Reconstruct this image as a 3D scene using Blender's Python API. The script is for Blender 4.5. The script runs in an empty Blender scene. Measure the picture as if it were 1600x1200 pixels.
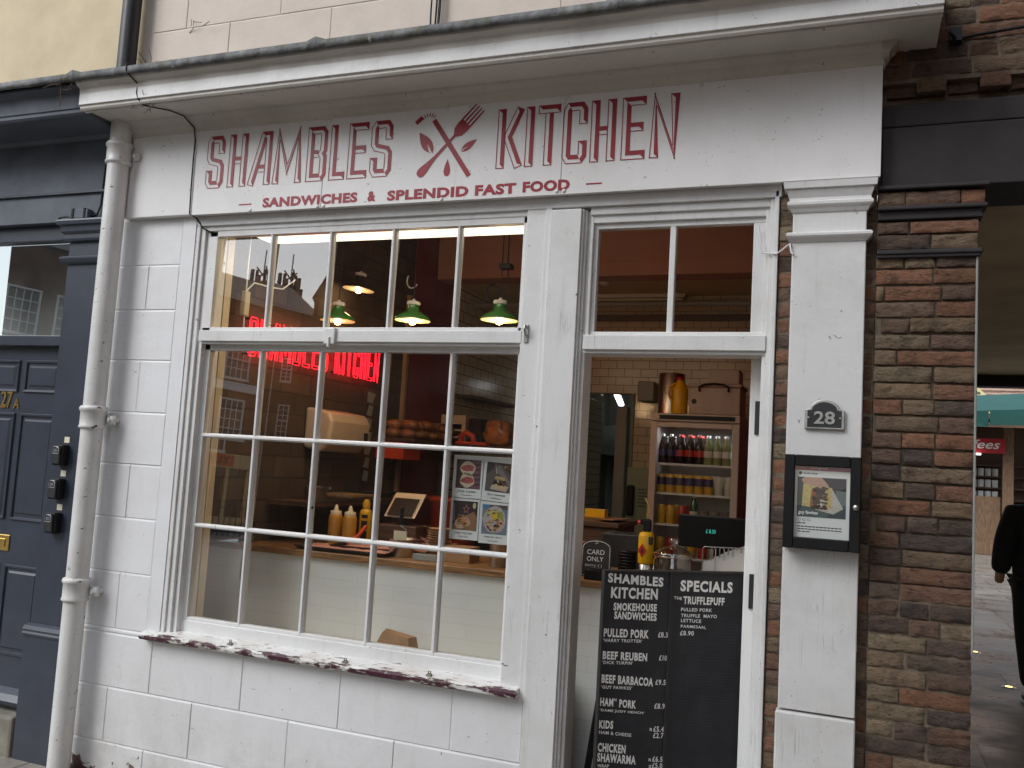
import bpy, bmesh, math, random
from mathutils import Vector, Matrix, noise
random.seed(7)
R = math.radians
SC = bpy.context.scene
COL = SC.collection

# ------------------------------------------------------------------ camera, sky, sun, exposure
cam_data = bpy.data.cameras.new('camera')
cam = bpy.data.objects.new('camera', cam_data)
COL.objects.link(cam)
SC.camera = cam
yaw, pitch, roll = 0.37058517, 0.08780539, 0.05868709
fw = Vector((-math.sin(yaw)*math.cos(pitch), math.cos(yaw)*math.cos(pitch), math.sin(pitch)))
rt = Vector((math.cos(yaw), math.sin(yaw), 0.0))
up = rt.cross(fw)
rt2 = rt*math.cos(roll) + up*math.sin(roll)
up2 = up*math.cos(roll) - rt*math.sin(roll)
cam.matrix_world = Matrix(((rt2.x, up2.x, -fw.x, 0.0), (rt2.y, up2.y, -fw.y, -3.450), (rt2.z, up2.z, -fw.z, 1.6), (0, 0, 0, 1)))
cam_data.sensor_width = 36.0
cam_data.lens = 31.5
cam_data.clip_start = 0.05
cam_data.clip_end = 500

SUN_EL, SUN_AZ = R(40), R(216)          # compass-like: measured from +y towards +x
world = bpy.data.worlds.new('World')
SC.world = world
world.use_nodes = True
nt = world.node_tree
nt.nodes.clear()
sky = nt.nodes.new('ShaderNodeTexSky')
sky.sky_type = 'NISHITA'
sky.sun_disc = False
sky.sun_elevation = SUN_EL
sky.sun_rotation = SUN_AZ
sky.air_density = 1.2
sky.dust_density = 1.2
hsv = nt.nodes.new('ShaderNodeHueSaturation')
hsv.inputs['Saturation'].default_value = 0.44
bg = nt.nodes.new('ShaderNodeBackground')
bg.inputs['Strength'].default_value = 0.15
wo = nt.nodes.new('ShaderNodeOutputWorld')
nt.links.new(sky.outputs[0], hsv.inputs['Color'])
nt.links.new(hsv.outputs[0], bg.inputs['Color'])
nt.links.new(bg.outputs[0], wo.inputs['Surface'])

sun_data = bpy.data.lights.new('sun', 'SUN')
sun_data.energy = 1.5
sun_data.angle = R(40)
sun_data.color = (0.97, 0.985, 1.0)
sun = bpy.data.objects.new('sun', sun_data)
COL.objects.link(sun)
sdir = Vector((math.sin(SUN_AZ)*math.cos(SUN_EL), math.cos(SUN_AZ)*math.cos(SUN_EL), math.sin(SUN_EL)))
sun.rotation_euler = (-sdir).to_track_quat('-Z', 'Y').to_euler()
sun.location = sdir*60

SC.view_settings.view_transform = 'Standard'
SC.view_settings.look = 'None'
SC.view_settings.exposure = 0.75
SC.view_settings.gamma = 1.0
SC.view_settings.use_curve_mapping = False
SC.render.engine = 'CYCLES'
SC.cycles.max_bounces = 8
SC.cycles.transparent_max_bounces = 16
SC.cycles.glossy_bounces = 4
SC.cycles.diffuse_bounces = 4
SC.cycles.caustics_reflective = False
SC.cycles.caustics_refractive = False
SC.cycles.sample_clamp_indirect = 4.0
SC.cycles.use_denoising = True

# ------------------------------------------------------------------ materials
class N:
    """small node-graph helper"""
    def __init__(s, name):
        s.m = bpy.data.materials.new(name)
        s.m.use_nodes = True
        s.t = s.m.node_tree
        s.b = s.t.nodes['Principled BSDF']
        s.out = s.t.nodes['Material Output']
    def n(s, kind, **kw):
        x = s.t.nodes.new('ShaderNode' + kind)
        for k, v in kw.items():
            if k in x.inputs.keys():
                x.inputs[k].default_value = v
            else:
                setattr(x, k, v)
        return x
    def l(s, a, b):
        s.t.links.new(a, b)
    def coord(s):
        return s.n('TexCoord').outputs['Object']
    def noise(s, scale, detail=4.0, rough=0.6, vec=None, dist=0.0, stretch=None):
        v = vec or s.coord()
        if stretch:
            mp = s.n('Mapping')
            mp.inputs['Scale'].default_value = stretch
            s.l(v, mp.inputs['Vector'])
            v = mp.outputs[0]
        x = s.n('TexNoise', Scale=scale, Detail=detail, Roughness=rough, Distortion=dist)
        s.l(v, x.inputs['Vector'])
        return x.outputs['Fac']
    def ramp(s, fac, a, b):
        x = s.n('MapRange')
        x.inputs['From Min'].default_value = a
        x.inputs['From Max'].default_value = b
        s.l(fac, x.inputs['Value'])
        return x.outputs[0]
    def math(s, op, a, b):
        x = s.n('Math', operation=op)
        for i, q in enumerate((a, b)):
            if isinstance(q, (int, float)):
                x.inputs[i].default_value = q
            else:
                s.l(q, x.inputs[i])
        return x.outputs[0]
    def mix(s, fac, a, b):
        x = s.n('Mix', data_type='RGBA')
        if isinstance(fac, (int, float)):
            x.inputs[0].default_value = fac
        else:
            s.l(fac, x.inputs[0])
        for i, q in ((6, a), (7, b)):
            if isinstance(q, (tuple, list)):
                x.inputs[i].default_value = (*q[:3], 1)
            else:
                s.l(q, x.inputs[i])
        return x.outputs[2]
    def bump(s, h, strength=0.3, dist=0.004, prev=None):
        x = s.n('Bump', Strength=strength, Distance=dist)
        s.l(h, x.inputs['Height'])
        if prev:
            s.l(prev, x.inputs['Normal'])
        s.l(x.outputs[0], s.b.inputs['Normal'])
        return x.outputs[0]
    def base(s, c):
        if isinstance(c, (tuple, list)):
            s.b.inputs['Base Color'].default_value = (*c[:3], 1)
        else:
            s.l(c, s.b.inputs['Base Color'])
        return s
    def set(s, **kw):
        for k, v in kw.items():
            k = k.replace('_', ' ')
            if isinstance(v, (int, float, tuple)):
                s.b.inputs[k].default_value = v
            else:
                s.l(v, s.b.inputs[k])
        return s

def simple(name, c, rough=0.5, var=0.15, scale=12.0, bump=0.0, bscale=60.0, metal=0.0, coat=0.0):
    g = N(name)
    f = g.ramp(g.noise(scale, 5.0), 0.3, 0.7)
    lo = tuple(x*(1-var) for x in c)
    hi = tuple(min(1, x*(1+var)) for x in c)
    g.base(g.mix(f, lo, hi))
    g.set(Roughness=g.math('MULTIPLY_ADD', f, 0.12) if False else rough, Metallic=metal)
    if coat:
        g.set(Coat_Weight=coat, Coat_Roughness=0.15)
    if bump:
        g.bump(g.noise(bscale, 4.0), bump, 0.003)
    return g.m

def white_paint(name, c=(0.74, 0.74, 0.73), rough=0.38, dirt=0.45, speck=0.645, chip=None, streak=True, bump=0.25, dirtc=(0.30, 0.27, 0.22), brush=None):
    g = N(name)
    big = g.ramp(g.noise(2.3, 6.0, 0.65), 0.45, 0.85)
    col = g.mix(g.math('MULTIPLY', big, dirt), c, dirtc)
    # grime streaks running down
    if streak:
        st = g.ramp(g.noise(9.0, 5.0, 0.7, stretch=(3.0, 3.0, 0.28)), 0.56, 0.85)
        col = g.mix(g.math('MULTIPLY', st, dirt*0.8), col, dirtc)
    # tiny specks of dirt and flaked paint
    sp = g.ramp(g.noise(47.0, 2.0, 0.5, dist=1.5), speck+0.085, speck+0.115)
    col = g.mix(g.math('MULTIPLY', sp, 0.7), col, (0.09, 0.075, 0.065))
    if chip:
        thr, chipc = chip
        ch = g.ramp(g.noise(17.0, 6.0, 0.62, stretch=(0.7, 1.0, 1.6)), thr, thr+0.012)
        col = g.mix(ch, col, chipc)
        ch2 = g.ramp(g.noise(23.0, 5.0, 0.6), thr+0.04, thr+0.06)
        col = g.mix(ch2, col, (0.22, 0.18, 0.14))
    if chip or brush:       # hairline splits along the grain
        for sc, st in ((1.0, (30.0, 30.0, 0.8)),):
            nz = g.noise(sc, 3.0, 0.55, stretch=st)
            ln = g.math('SUBTRACT', 1.0, g.ramp(g.math('ABSOLUTE', g.math('SUBTRACT', nz, 0.5), 0.0), 0.0015, 0.010))
            ln = g.math('MULTIPLY', ln, g.ramp(g.noise(2.6, 4.0, 0.6), 0.54, 0.66))
            col = g.mix(g.math('MULTIPLY', ln, 0.5), col, (0.14, 0.12, 0.10))
    g.base(col)
    g.set(Roughness=rough)
    h = g.noise(26.0, 6.0, 0.6)
    if brush:
        h = g.math('ADD', h, g.noise(60.0, 3.0, 0.5, stretch=brush))
    b = g.bump(h, bump, 0.004)
    return g.m

def wood(name, c1, c2, scale=6.0, stretch=(1, 10, 10), rough=0.5):
    g = N(name)
    f = g.noise(scale, 6.0, 0.6, stretch=stretch, dist=0.6)
    g.base(g.mix(g.ramp(f, 0.35, 0.68), c1, c2))
    g.set(Roughness=rough)
    g.bump(f, 0.15, 0.002)
    return g.m

def tiles(name, c, grout, axis, w=0.135, h=0.067, mortar=0.003, rough=0.12, var=0.06, bump=0.4, off=0.5, c2=None, dirt=0.0):
    """glazed or painted tiles / bricks laid in courses; axis says which plane the wall lies in"""
    g = N(name)
    sep = g.n('SeparateXYZ')
    g.l(g.coord(), sep.inputs[0])
    cb = g.n('CombineXYZ')
    g.l(sep.outputs[0 if axis == 'xz' else 1], cb.inputs[0])
    g.l(sep.outputs[2], cb.inputs[1])
    bt = g.n('TexBrick', offset=off)
    bt.inputs['Scale'].default_value = 1.0
    bt.inputs['Brick Width'].default_value = w
    bt.inputs['Row Height'].default_value = h
    bt.inputs['Mortar Size'].default_value = mortar
    bt.inputs['Mortar Smooth'].default_value = 0.25
    bt.inputs['Color1'].default_value = (*[x*(1-var) for x in c], 1)
    cc = c2 or [min(1, x*(1+var)) for x in c]
    bt.inputs['Color2'].default_value = (*cc, 1)
    bt.inputs['Mortar'].default_value = (*grout, 1)
    g.l(cb.outputs[0], bt.inputs['Vector'])
    col = bt.outputs['Color']
    if dirt:
        col = g.mix(g.math('MULTIPLY', g.ramp(g.noise(7.0, 6.0), 0.4, 0.75), dirt), col, (0.05, 0.035, 0.025))
    g.base(col)
    g.set(Roughness=rough)
    h = g.math('SUBTRACT', 1.0, bt.outputs['Fac'])
    b1 = g.bump(h, bump, 0.004)
    g.bump(g.noise(30.0, 4.0), bump*0.35, 0.004, b1)
    return g.m

def emit(name, c, s):
    g = N(name)
    g.base(c)
    g.set(Emission_Color=(*c, 1), Emission_Strength=s)
    return g.m

def glass(name, tint=(0.93, 0.95, 0.94), refl=4.3, dirt=0.012):
    g = N(name)
    t = g.n('BsdfTransparent')
    t.inputs[0].default_value = (*tint, 1)
    gl = g.n('BsdfGlossy')
    gl.inputs['Roughness'].default_value = 0.0
    gl.inputs['Color'].default_value = (1, 1, 1, 1)
    ge = g.n('NewGeometry')
    dt = g.n('VectorMath', operation='DOT_PRODUCT')
    g.l(ge.outputs['Normal'], dt.inputs[0]); g.l(ge.outputs['Incoming'], dt.inputs[1])
    sch = g.math('POWER', g.math('SUBTRACT', 1.0, g.math('ABSOLUTE', dt.outputs['Value'], 0.0)), 5.0)
    fac = g.math('MULTIPLY', g.math('ADD', g.math('MULTIPLY', sch, 0.96), 0.04), refl)
    mx = g.n('MixShader')
    g.l(g.math('MINIMUM', fac, 1.0), mx.inputs[0])
    g.l(t.outputs[0], mx.inputs[1])
    g.l(gl.outputs[0], mx.inputs[2])
    d = g.n('BsdfDiffuse')
    d.inputs[0].default_value = (0.6, 0.58, 0.52, 1)
    mx2 = g.n('MixShader')
    f = g.ramp(g.noise(5.0, 6.0, 0.7), 0.42, 0.8)
    g.l(g.math('MULTIPLY', f, dirt), mx2.inputs[0])
    g.l(mx.outputs[0], mx2.inputs[1])
    g.l(d.outputs[0], mx2.inputs[2])
    g.l(mx2.outputs[0], g.out.inputs['Surface'])
    return g.m

def brick_mat(name, mortar=False):
    g = N(name)
    at = g.n('Attribute', attribute_name='tone')
    f = g.ramp(g.noise(28.0, 6.0, 0.7), 0.35, 0.72)
    dark = g.ramp(g.noise(11.0, 5.0, 0.7), 0.52, 0.72)
    col = g.mix(g.math('MULTIPLY', f, 0.38), at.outputs['Color'], (0.27, 0.18, 0.115))
    col = g.mix(g.math('MULTIPLY', dark, 0.7), col, (0.035, 0.028, 0.025))
    pit = g.ramp(g.noise(75.0, 4.0, 0.7, stretch=(0.6, 1, 1.4)), 0.55, 0.66)
    col = g.mix(g.math('MULTIPLY', pit, 0.75), col, (0.04, 0.03, 0.025))
    g.base(col)
    g.set(Roughness=0.9)
    b1 = g.bump(g.noise(38.0, 8.0, 0.75, stretch=(0.7, 1, 1.5)), 1.0, 0.020)
    g.bump(g.noise(150.0, 5.0, 0.7), 0.5, 0.003, b1)
    return g.m

M = {}
M['wall_white'] = None
g = N('painted ashlar white')      # with flaked paint near the pavement
geo_z = g.n('SeparateXYZ'); g.l(g.coord(), geo_z.inputs[0])
lowz = g.ramp(geo_z.outputs[2], 0.24, 0.02)
big = g.ramp(g.noise(1.7, 6.0, 0.65), 0.42, 0.85)
col = g.mix(g.math('MULTIPLY', big, 0.32), (0.76, 0.765, 0.775), (0.42, 0.39, 0.34))
st = g.ramp(g.noise(6.0, 6.0, 0.7, stretch=(2.5, 2.5, 0.4)), 0.55, 0.85)
col = g.mix(g.math('MULTIPLY', st, 0.3), col, (0.40, 0.36, 0.30))
sp = g.ramp(g.noise(37.0, 2.0, 0.5, dist=1.5), 0.735, 0.76)
col = g.mix(g.math('MULTIPLY', sp, 0.7), col, (0.09, 0.07, 0.065))
cn = g.math('ADD', g.noise(9.0, 6.0, 0.6), g.math('MULTIPLY', lowz, 0.30))
col = g.mix(g.ramp(cn, 0.77, 0.785), col, (0.07, 0.025, 0.035))
lowd = g.math('MULTIPLY', g.ramp(geo_z.outputs[2], 0.42, 0.0), g.ramp(g.noise(4.0, 6.0, 0.7), 0.38, 0.72))
col = g.mix(g.math('MULTIPLY', lowd, 0.65), col, (0.30, 0.27, 0.20))
g.base(col); g.set(Roughness=0.55)
b1 = g.bump(g.noise(9.0, 7.0, 0.6), 0.35, 0.012)
g.bump(g.noise(70.0, 5.0, 0.6), 0.28, 0.003, b1)
M['wall_white'] = g.m
M['white'] = white_paint('white gloss joinery', brush=(0.4, 1.0, 0.4))
M['white_clean'] = white_paint('white sign paint', (0.81, 0.80, 0.79), dirt=0.22, speck=0.63, bump=0.08, rough=0.33)
M['white_soffit'] = white_paint('grimy white cornice paint', (0.66, 0.63, 0.57), dirt=0.5, speck=0.635, bump=0.2, rough=0.5)
M['white_chip'] = white_paint('flaking white joinery', chip=(0.69, (0.05, 0.02, 0.025)), dirt=0.4, bump=0.4)
g = N('peeling sill paint')
sep = g.n('SeparateXYZ'); g.l(g.coord(), sep.inputs[0])
edge = g.math('MULTIPLY', g.ramp(sep.outputs[1], -0.018, -0.046), 0.155)
cn = g.math('ADD', g.noise(17.0, 9.0, 0.68, stretch=(0.5, 1.6, 2.0)), edge)
cn = g.math('ADD', cn, g.math('MULTIPLY', g.math('SUBTRACT', g.noise(2.6, 2.0), 0.5), 0.30))
col = g.mix(g.ramp(g.noise(6.0, 6.0), 0.45, 0.8), (0.76, 0.76, 0.75), (0.56, 0.53, 0.47))
col = g.mix(g.ramp(cn, 0.615, 0.635), col, (0.36, 0.33, 0.28))
col = g.mix(g.ramp(cn, 0.655, 0.668), col, (0.060, 0.010, 0.026))
col = g.mix(g.ramp(g.noise(55.0, 4.0, 0.6, stretch=(0.4, 1, 1)), 0.60, 0.63), col, (0.42, 0.39, 0.34))
g.base(col); g.set(Roughness=0.5)
h = g.math('SUBTRACT', 1.0, g.ramp(cn, 0.65, 0.675))
b1 = g.bump(h, 0.7, 0.003); g.bump(g.noise(45.0, 6.0, 0.65), 0.4, 0.003, b1)
M['sill'] = g.m
M['pipe_white'] = white_paint('white pipe paint', (0.72, 0.715, 0.70), dirt=0.5, speck=0.62, chip=(0.655, (0.10, 0.07, 0.055)), rough=0.35)
M['navy'] = simple('dark slate gloss paint', (0.036, 0.043, 0.062), 0.33, 0.15, 8.0, 0.15, 40.0)
M['navy_dull'] = simple('weathered slate paint', (0.10, 0.115, 0.142), 0.6, 0.25, 5.0, 0.3, 30.0)
M['yellow_render'] = simple('yellow ochre render', (0.60, 0.505, 0.345), 0.9, 0.10, 4.0, 0.35, 24.0)
M['pink_render'] = simple('pink grey render', (0.66, 0.58, 0.505), 0.9, 0.07, 5.0, 0.5, 38.0)
g = N('old lead')
f = g.ramp(g.noise(9.0, 6.0, 0.7, stretch=(1.6, 1, 1)), 0.35, 0.68)
col = g.mix(f, (0.07, 0.072, 0.075), (0.23, 0.235, 0.235))
col = g.mix(g.math('MULTIPLY', g.ramp(g.noise(6.0, 5.0, 0.7), 0.52, 0.62), 0.8), col, (0.085, 0.088, 0.045))
col = g.mix(g.ramp(g.noise(13.0, 4.0, 0.6), 0.68, 0.71), col, (0.5, 0.5, 0.46))
g.base(col); g.set(Roughness=0.75); g.bump(g.noise(22.0, 6.0), 0.8, 0.01)
M['lead'] = g.m
M['red_letter'] = simple('red sign lettering', (0.30, 0.008, 0.022), 0.4, 0.12, 9.0)
M['black_iron'] = simple('black painted iron', (0.022, 0.023, 0.026), 0.4, 0.3, 10.0, 0.2, 40.0)
M['black_plastic'] = simple('black plastic', (0.009, 0.009, 0.010), 0.42, 0.2)
M['black_plastic'].node_tree.nodes['Principled BSDF'].inputs['Specular IOR Level'].default_value = 0.25
M['black_wood'] = simple('black stained timber', (0.028, 0.025, 0.026), 0.7, 0.3, 7.0, 0.4, 30.0)
M['brick'] = brick_mat('old handmade brick')
M['mortar'] = simple('lime mortar', (0.15, 0.118, 0.085), 0.95, 0.45, 14.0, 1.0, 60.0)
M['glass'] = glass('window glass')
M['glass_mid'] = glass('fanlight glass', refl=1.5)
M['glass_plain'] = glass('plain glass', refl=0.7, dirt=0.0)
M['glass_clean'] = glass('clear jar glass', (0.86, 0.87, 0.86), 3.6, 0.12)
M['brass'] = simple('brass', (0.62, 0.42, 0.13), 0.3, 0.15, 20.0, metal=1.0)
M['steel'] = simple('brushed steel', (0.50, 0.49, 0.46), 0.32, 0.1, 20.0, metal=1.0)
M['pewter'] = simple('pewter', (0.42, 0.41, 0.39), 0.4, 0.2, 30.0, metal=0.9)
M['paper'] = simple('paper', (0.74, 0.74, 0.72), 0.7, 0.04)
M['cream_paper'] = simple('cream card', (0.70, 0.66, 0.50), 0.7, 0.04)
M['print_black'] = simple('black print', (0.02, 0.02, 0.02), 0.6, 0.1)
M['letter_white'] = simple('white letterboard letters', (0.86, 0.86, 0.84), 0.5, 0.04)
M['felt'] = None
g = N('grooved letter board')
sep = g.n('SeparateXYZ'); g.l(g.coord(), sep.inputs[0])
wv = g.math('SINE', g.math('MULTIPLY', sep.outputs[2], 2*math.pi/0.006), 0.0)
g.base(g.mix(g.ramp(g.noise(9.0, 5.0), 0.35, 0.7), (0.014, 0.014, 0.017), (0.026, 0.026, 0.031)))
g.set(Roughness=0.6); g.bump(wv, 0.5, 0.001)
M['felt'] = g.m
M['counter_wood'] = wood('oiled butcher block', (0.16, 0.075, 0.03), (0.42, 0.22, 0.09), 5.0, (1.2, 14, 14), 0.4)
M['dark_wood'] = wood('dark brown board', (0.06, 0.03, 0.018), (0.13, 0.065, 0.035), 5.0, (1.2, 10, 10), 0.5)
M['pale_wood'] = wood('pale batten', (0.30, 0.19, 0.10), (0.42, 0.28, 0.15), 5.0, (8, 8, 1), 0.6)
M['counter_front'] = tiles('pale painted brick counter front', (0.83, 0.85, 0.835), (0.74, 0.76, 0.74), 'xz', 0.40, 0.069, 0.0018, 0.45, 0.015, 0.22)
M['white_tile'] = tiles('cream metro tile', (0.56, 0.48, 0.34), (0.16, 0.13, 0.09), 'xz', 0.135, 0.067, 0.0025, 0.10, 0.04, 0.4)
M['white_tile_side'] = tiles('cream metro tile along side wall', (0.66, 0.62, 0.50), (0.16, 0.13, 0.09), 'yz', 0.17, 0.085, 0.004, 0.24, 0.04, 0.4)
M['stone_in'] = tiles('brown interior stone', (0.075, 0.050, 0.033), (0.04, 0.028, 0.02), 'yz', 0.30, 0.12, 0.006, 0.75, 0.35, 0.7, dirt=0.7)
M['red_wall'] = simple('oxblood wall paint', (0.21, 0.014, 0.020), 0.45, 0.2, 6.0, 0.15, 20.0)
M['ceiling'] = simple('terracotta ceiling paint', (0.46, 0.25, 0.18), 0.7, 0.08, 3.0, 0.1, 15.0)
M['ceiling_cream'] = simple('cream ceiling paint', (0.70, 0.58, 0.33), 0.7, 0.08, 3.0, 0.1, 15.0)
M['cream_reveal'] = simple('cream reveal paint', (0.62, 0.53, 0.38), 0.6, 0.1, 8.0, 0.2, 30.0)
M['floor_in'] = simple('dark shop floor', (0.06, 0.05, 0.045), 0.5, 0.2, 6.0)
M['green_enamel'] = simple('green enamel', (0.035, 0.17, 0.035), 0.15, 0.1, 6.0)
M['cream_enamel'] = simple('cream enamel', (0.75, 0.66, 0.45), 0.25, 0.05)
M['bulb'] = emit('lamp bulb', (1.0, 0.72, 0.34), 14.0)
M['tube'] = emit('fluorescent tube', (0.93, 0.97, 1.0), 3.0)
M['neon'] = emit('red neon tube', (1.0, 0.012, 0.03), 1.9)
M['strip'] = None
g = N('lit diffuser')
g.base((0.9, 0.85, 0.7))
f = g.noise(30.0, 4.0, 0.6, stretch=(1, 1, 1), dist=2.0)
g.set(Emission_Color=(1.0, 0.86, 0.62, 1), Emission_Strength=g.math('MULTIPLY', g.ramp(f, 0.15, 0.5), 1.35))
M['strip'] = g.m
M['yellow_plastic'] = simple('yellow plastic', (0.75, 0.42, 0.01), 0.35, 0.08)
M['mustard'] = simple('translucent mustard bottle', (0.60, 0.29, 0.04), 0.35, 0.12)
M['orange_plastic'] = simple('orange plastic', (0.62, 0.07, 0.018), 0.4, 0.1)
M['red_plastic'] = simple('red plastic', (0.5, 0.02, 0.015), 0.4, 0.1)
M['dispenser'] = simple('beige dispenser plastic', (0.62, 0.50, 0.36), 0.3, 0.05)
M['pink_paper'] = simple('pink gingham paper', (0.60, 0.30, 0.24), 0.7, 0.25, 60.0)
M['kraft'] = simple('kraft card', (0.36, 0.20, 0.095), 0.75, 0.1, 10.0)
M['bread_bag'] = simple('bagged brown rolls', (0.42, 0.17, 0.05), 0.22, 0.5, 14.0, 0.6, 25.0)
g = N('crusty rolls in film'); at = g.n('Attribute', attribute_name='tone'); g.base(g.mix(g.ramp(g.noise(22.0, 5.0, 0.7), 0.4, 0.7), at.outputs['Color'], (0.16, 0.055, 0.018))); g.set(Roughness=0.5, Coat_Weight=0.6, Coat_Roughness=0.12); g.bump(g.noise(26.0, 4.0, 0.6, dist=1.5), 0.6, 0.01)
M['rolls'] = g.m
M['fridge'] = simple('off white fridge enamel', (0.58, 0.50, 0.44), 0.35, 0.04)
M['clear_tub'] = simple('cloudy plastic tub', (0.42, 0.32, 0.26), 0.35, 0.1)
M['can_yellow'] = simple('yellow can', (0.70, 0.42, 0.05), 0.3, 0.2, 30.0)
M['can_blue'] = simple('navy label', (0.06, 0.05, 0.14), 0.35, 0.3, 30.0)
M['can_white'] = simple('pale can', (0.62, 0.60, 0.52), 0.3, 0.1, 30.0)
M['can_red'] = simple('red can', (0.5, 0.04, 0.03), 0.3, 0.1)
M['cola'] = simple('dark cola bottle', (0.025, 0.012, 0.01), 0.1, 0.2)
M['lime_drink'] = simple('pale green drink', (0.22, 0.24, 0.10), 0.1, 0.2)
M['green_glass'] = simple('green bottle glass', (0.02, 0.09, 0.03), 0.08, 0.1)
M['clear_drink'] = simple('clear tumbler', (0.28, 0.26, 0.22), 0.1, 0.2)
M['sage'] = simple('sage green metal', (0.15, 0.19, 0.12), 0.45, 0.1)
M['steel_panel'] = simple('dull steel panel', (0.30, 0.31, 0.29), 0.5, 0.1, 5.0)
M['dark_steel'] = simple('dark kitchen steel', (0.05, 0.055, 0.05), 0.4, 0.4, 4.0)
M['canopy'] = simple('teal canvas', (0.018, 0.10, 0.088), 0.8, 0.15, 5.0)
M['sign_red'] = simple('red sign board', (0.36, 0.012, 0.022), 0.5, 0.1)
M['stall_wood'] = wood('stall boards', (0.10, 0.055, 0.03), (0.22, 0.13, 0.07), 6.0, (6, 6, 1), 0.6)
M['banner'] = simple('cream banner', (0.72, 0.66, 0.34), 0.7, 0.06)
M['cloth_black'] = simple('black jacket cloth', (0.012, 0.012, 0.013), 0.85, 0.3, 30.0, 0.3, 80.0)
M['skin'] = simple('skin', (0.50, 0.29, 0.20), 0.5, 0.08)
M['hair'] = simple('dark hair', (0.025, 0.016, 0.012), 0.6, 0.3, 60.0)
M['far_brick'] = tiles('pinkish market brick', (0.40, 0.24, 0.18), (0.5, 0.42, 0.36), 'xz', 0.19, 0.058, 0.01, 0.9, 0.15, 0.3)
M['house_brick'] = tiles('dark red house brick', (0.15, 0.062, 0.035), (0.09, 0.055, 0.04), 'xz', 0.9, 0.32, 0.012, 0.9, 0.3, 0.3, dirt=0.5)
M['church_stone'] = tiles('sooty brown stone', (0.075, 0.048, 0.032), (0.035, 0.026, 0.02), 'xz', 0.62, 0.30, 0.015, 0.9, 0.3, 0.5, dirt=0.6)
M['slate'] = simple('slate roof', (0.05, 0.048, 0.05), 0.8, 0.25, 3.0)
M['white_sash'] = simple('white sash paint', (0.74, 0.74, 0.76), 0.5, 0.05)
M['dark_pane'] = simple('dark far pane', (0.03, 0.03, 0.035), 0.08, 0.2)
M['cream_shop'] = simple('cream shop paint', (0.62, 0.46, 0.24), 0.6, 0.08)
M['paving'] = None
g = N('worn stone paving')
bt = g.n('TexBrick', offset=0.37)
bt.inputs['Scale'].default_value = 1.0
bt.inputs['Brick Width'].default_value = 0.75
bt.inputs['Row Height'].default_value = 0.52
bt.inputs['Mortar Size'].default_value = 0.008
bt.inputs['Color1'].default_value = (0.24, 0.22, 0.19, 1)
bt.inputs['Color2'].default_value = (0.33, 0.30, 0.26, 1)
bt.inputs['Mortar'].default_value = (0.09, 0.08, 0.065, 1)
g.l(g.coord(), bt.inputs['Vector'])
col = g.mix(g.math('MULTIPLY', g.ramp(g.noise(5.0, 7.0, 0.7), 0.38, 0.7), 0.6), bt.outputs['Color'], (0.14, 0.13, 0.10))
g.base(col); g.set(Roughness=g.ramp(g.noise(2.0, 4.0), 0.2, 0.9))
b1 = g.bump(g.math('SUBTRACT', 1.0, bt.outputs['Fac']), 0.6, 0.006); g.bump(g.noise(40.0, 6.0), 0.4, 0.005, b1)
M['paving'] = g.m
g = N('wet yard flags')
bt = g.n('TexBrick', offset=0.4)
for k_, v_ in (('Scale', 1.0), ('Brick Width', 1.1), ('Row Height', 0.62), ('Mortar Size', 0.012)):
    bt.inputs[k_].default_value = v_
bt.inputs['Color1'].default_value = (0.24, 0.215, 0.185, 1); bt.inputs['Color2'].default_value = (0.31, 0.285, 0.25, 1); bt.inputs['Mortar'].default_value = (0.10, 0.085, 0.07, 1)
g.l(g.coord(), bt.inputs['Vector'])
g.base(g.mix(g.math('MULTIPLY', g.ramp(g.noise(2.5, 6.0, 0.7), 0.4, 0.7), 0.5), bt.outputs['Color'], (0.15, 0.13, 0.105)))
g.set(Roughness=g.ramp(g.noise(1.6, 5.0), 0.3, 0.9)); g.bump(g.noise(30.0, 5.0), 0.3, 0.004)
M['yard'] = g.m
M['setts'] = simple('street setts', (0.13, 0.12, 0.11), 0.7, 0.25, 3.0, 0.6, 12.0)
M['step_stone'] = simple('mossy step stone', (0.20, 0.185, 0.15), 0.9, 0.35, 7.0, 0.6, 40.0)
M['passage_paint'] = simple('tan passage plaster', (0.60, 0.50, 0.35), 0.8, 0.2, 2.5, 0.2, 9.0)

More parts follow.
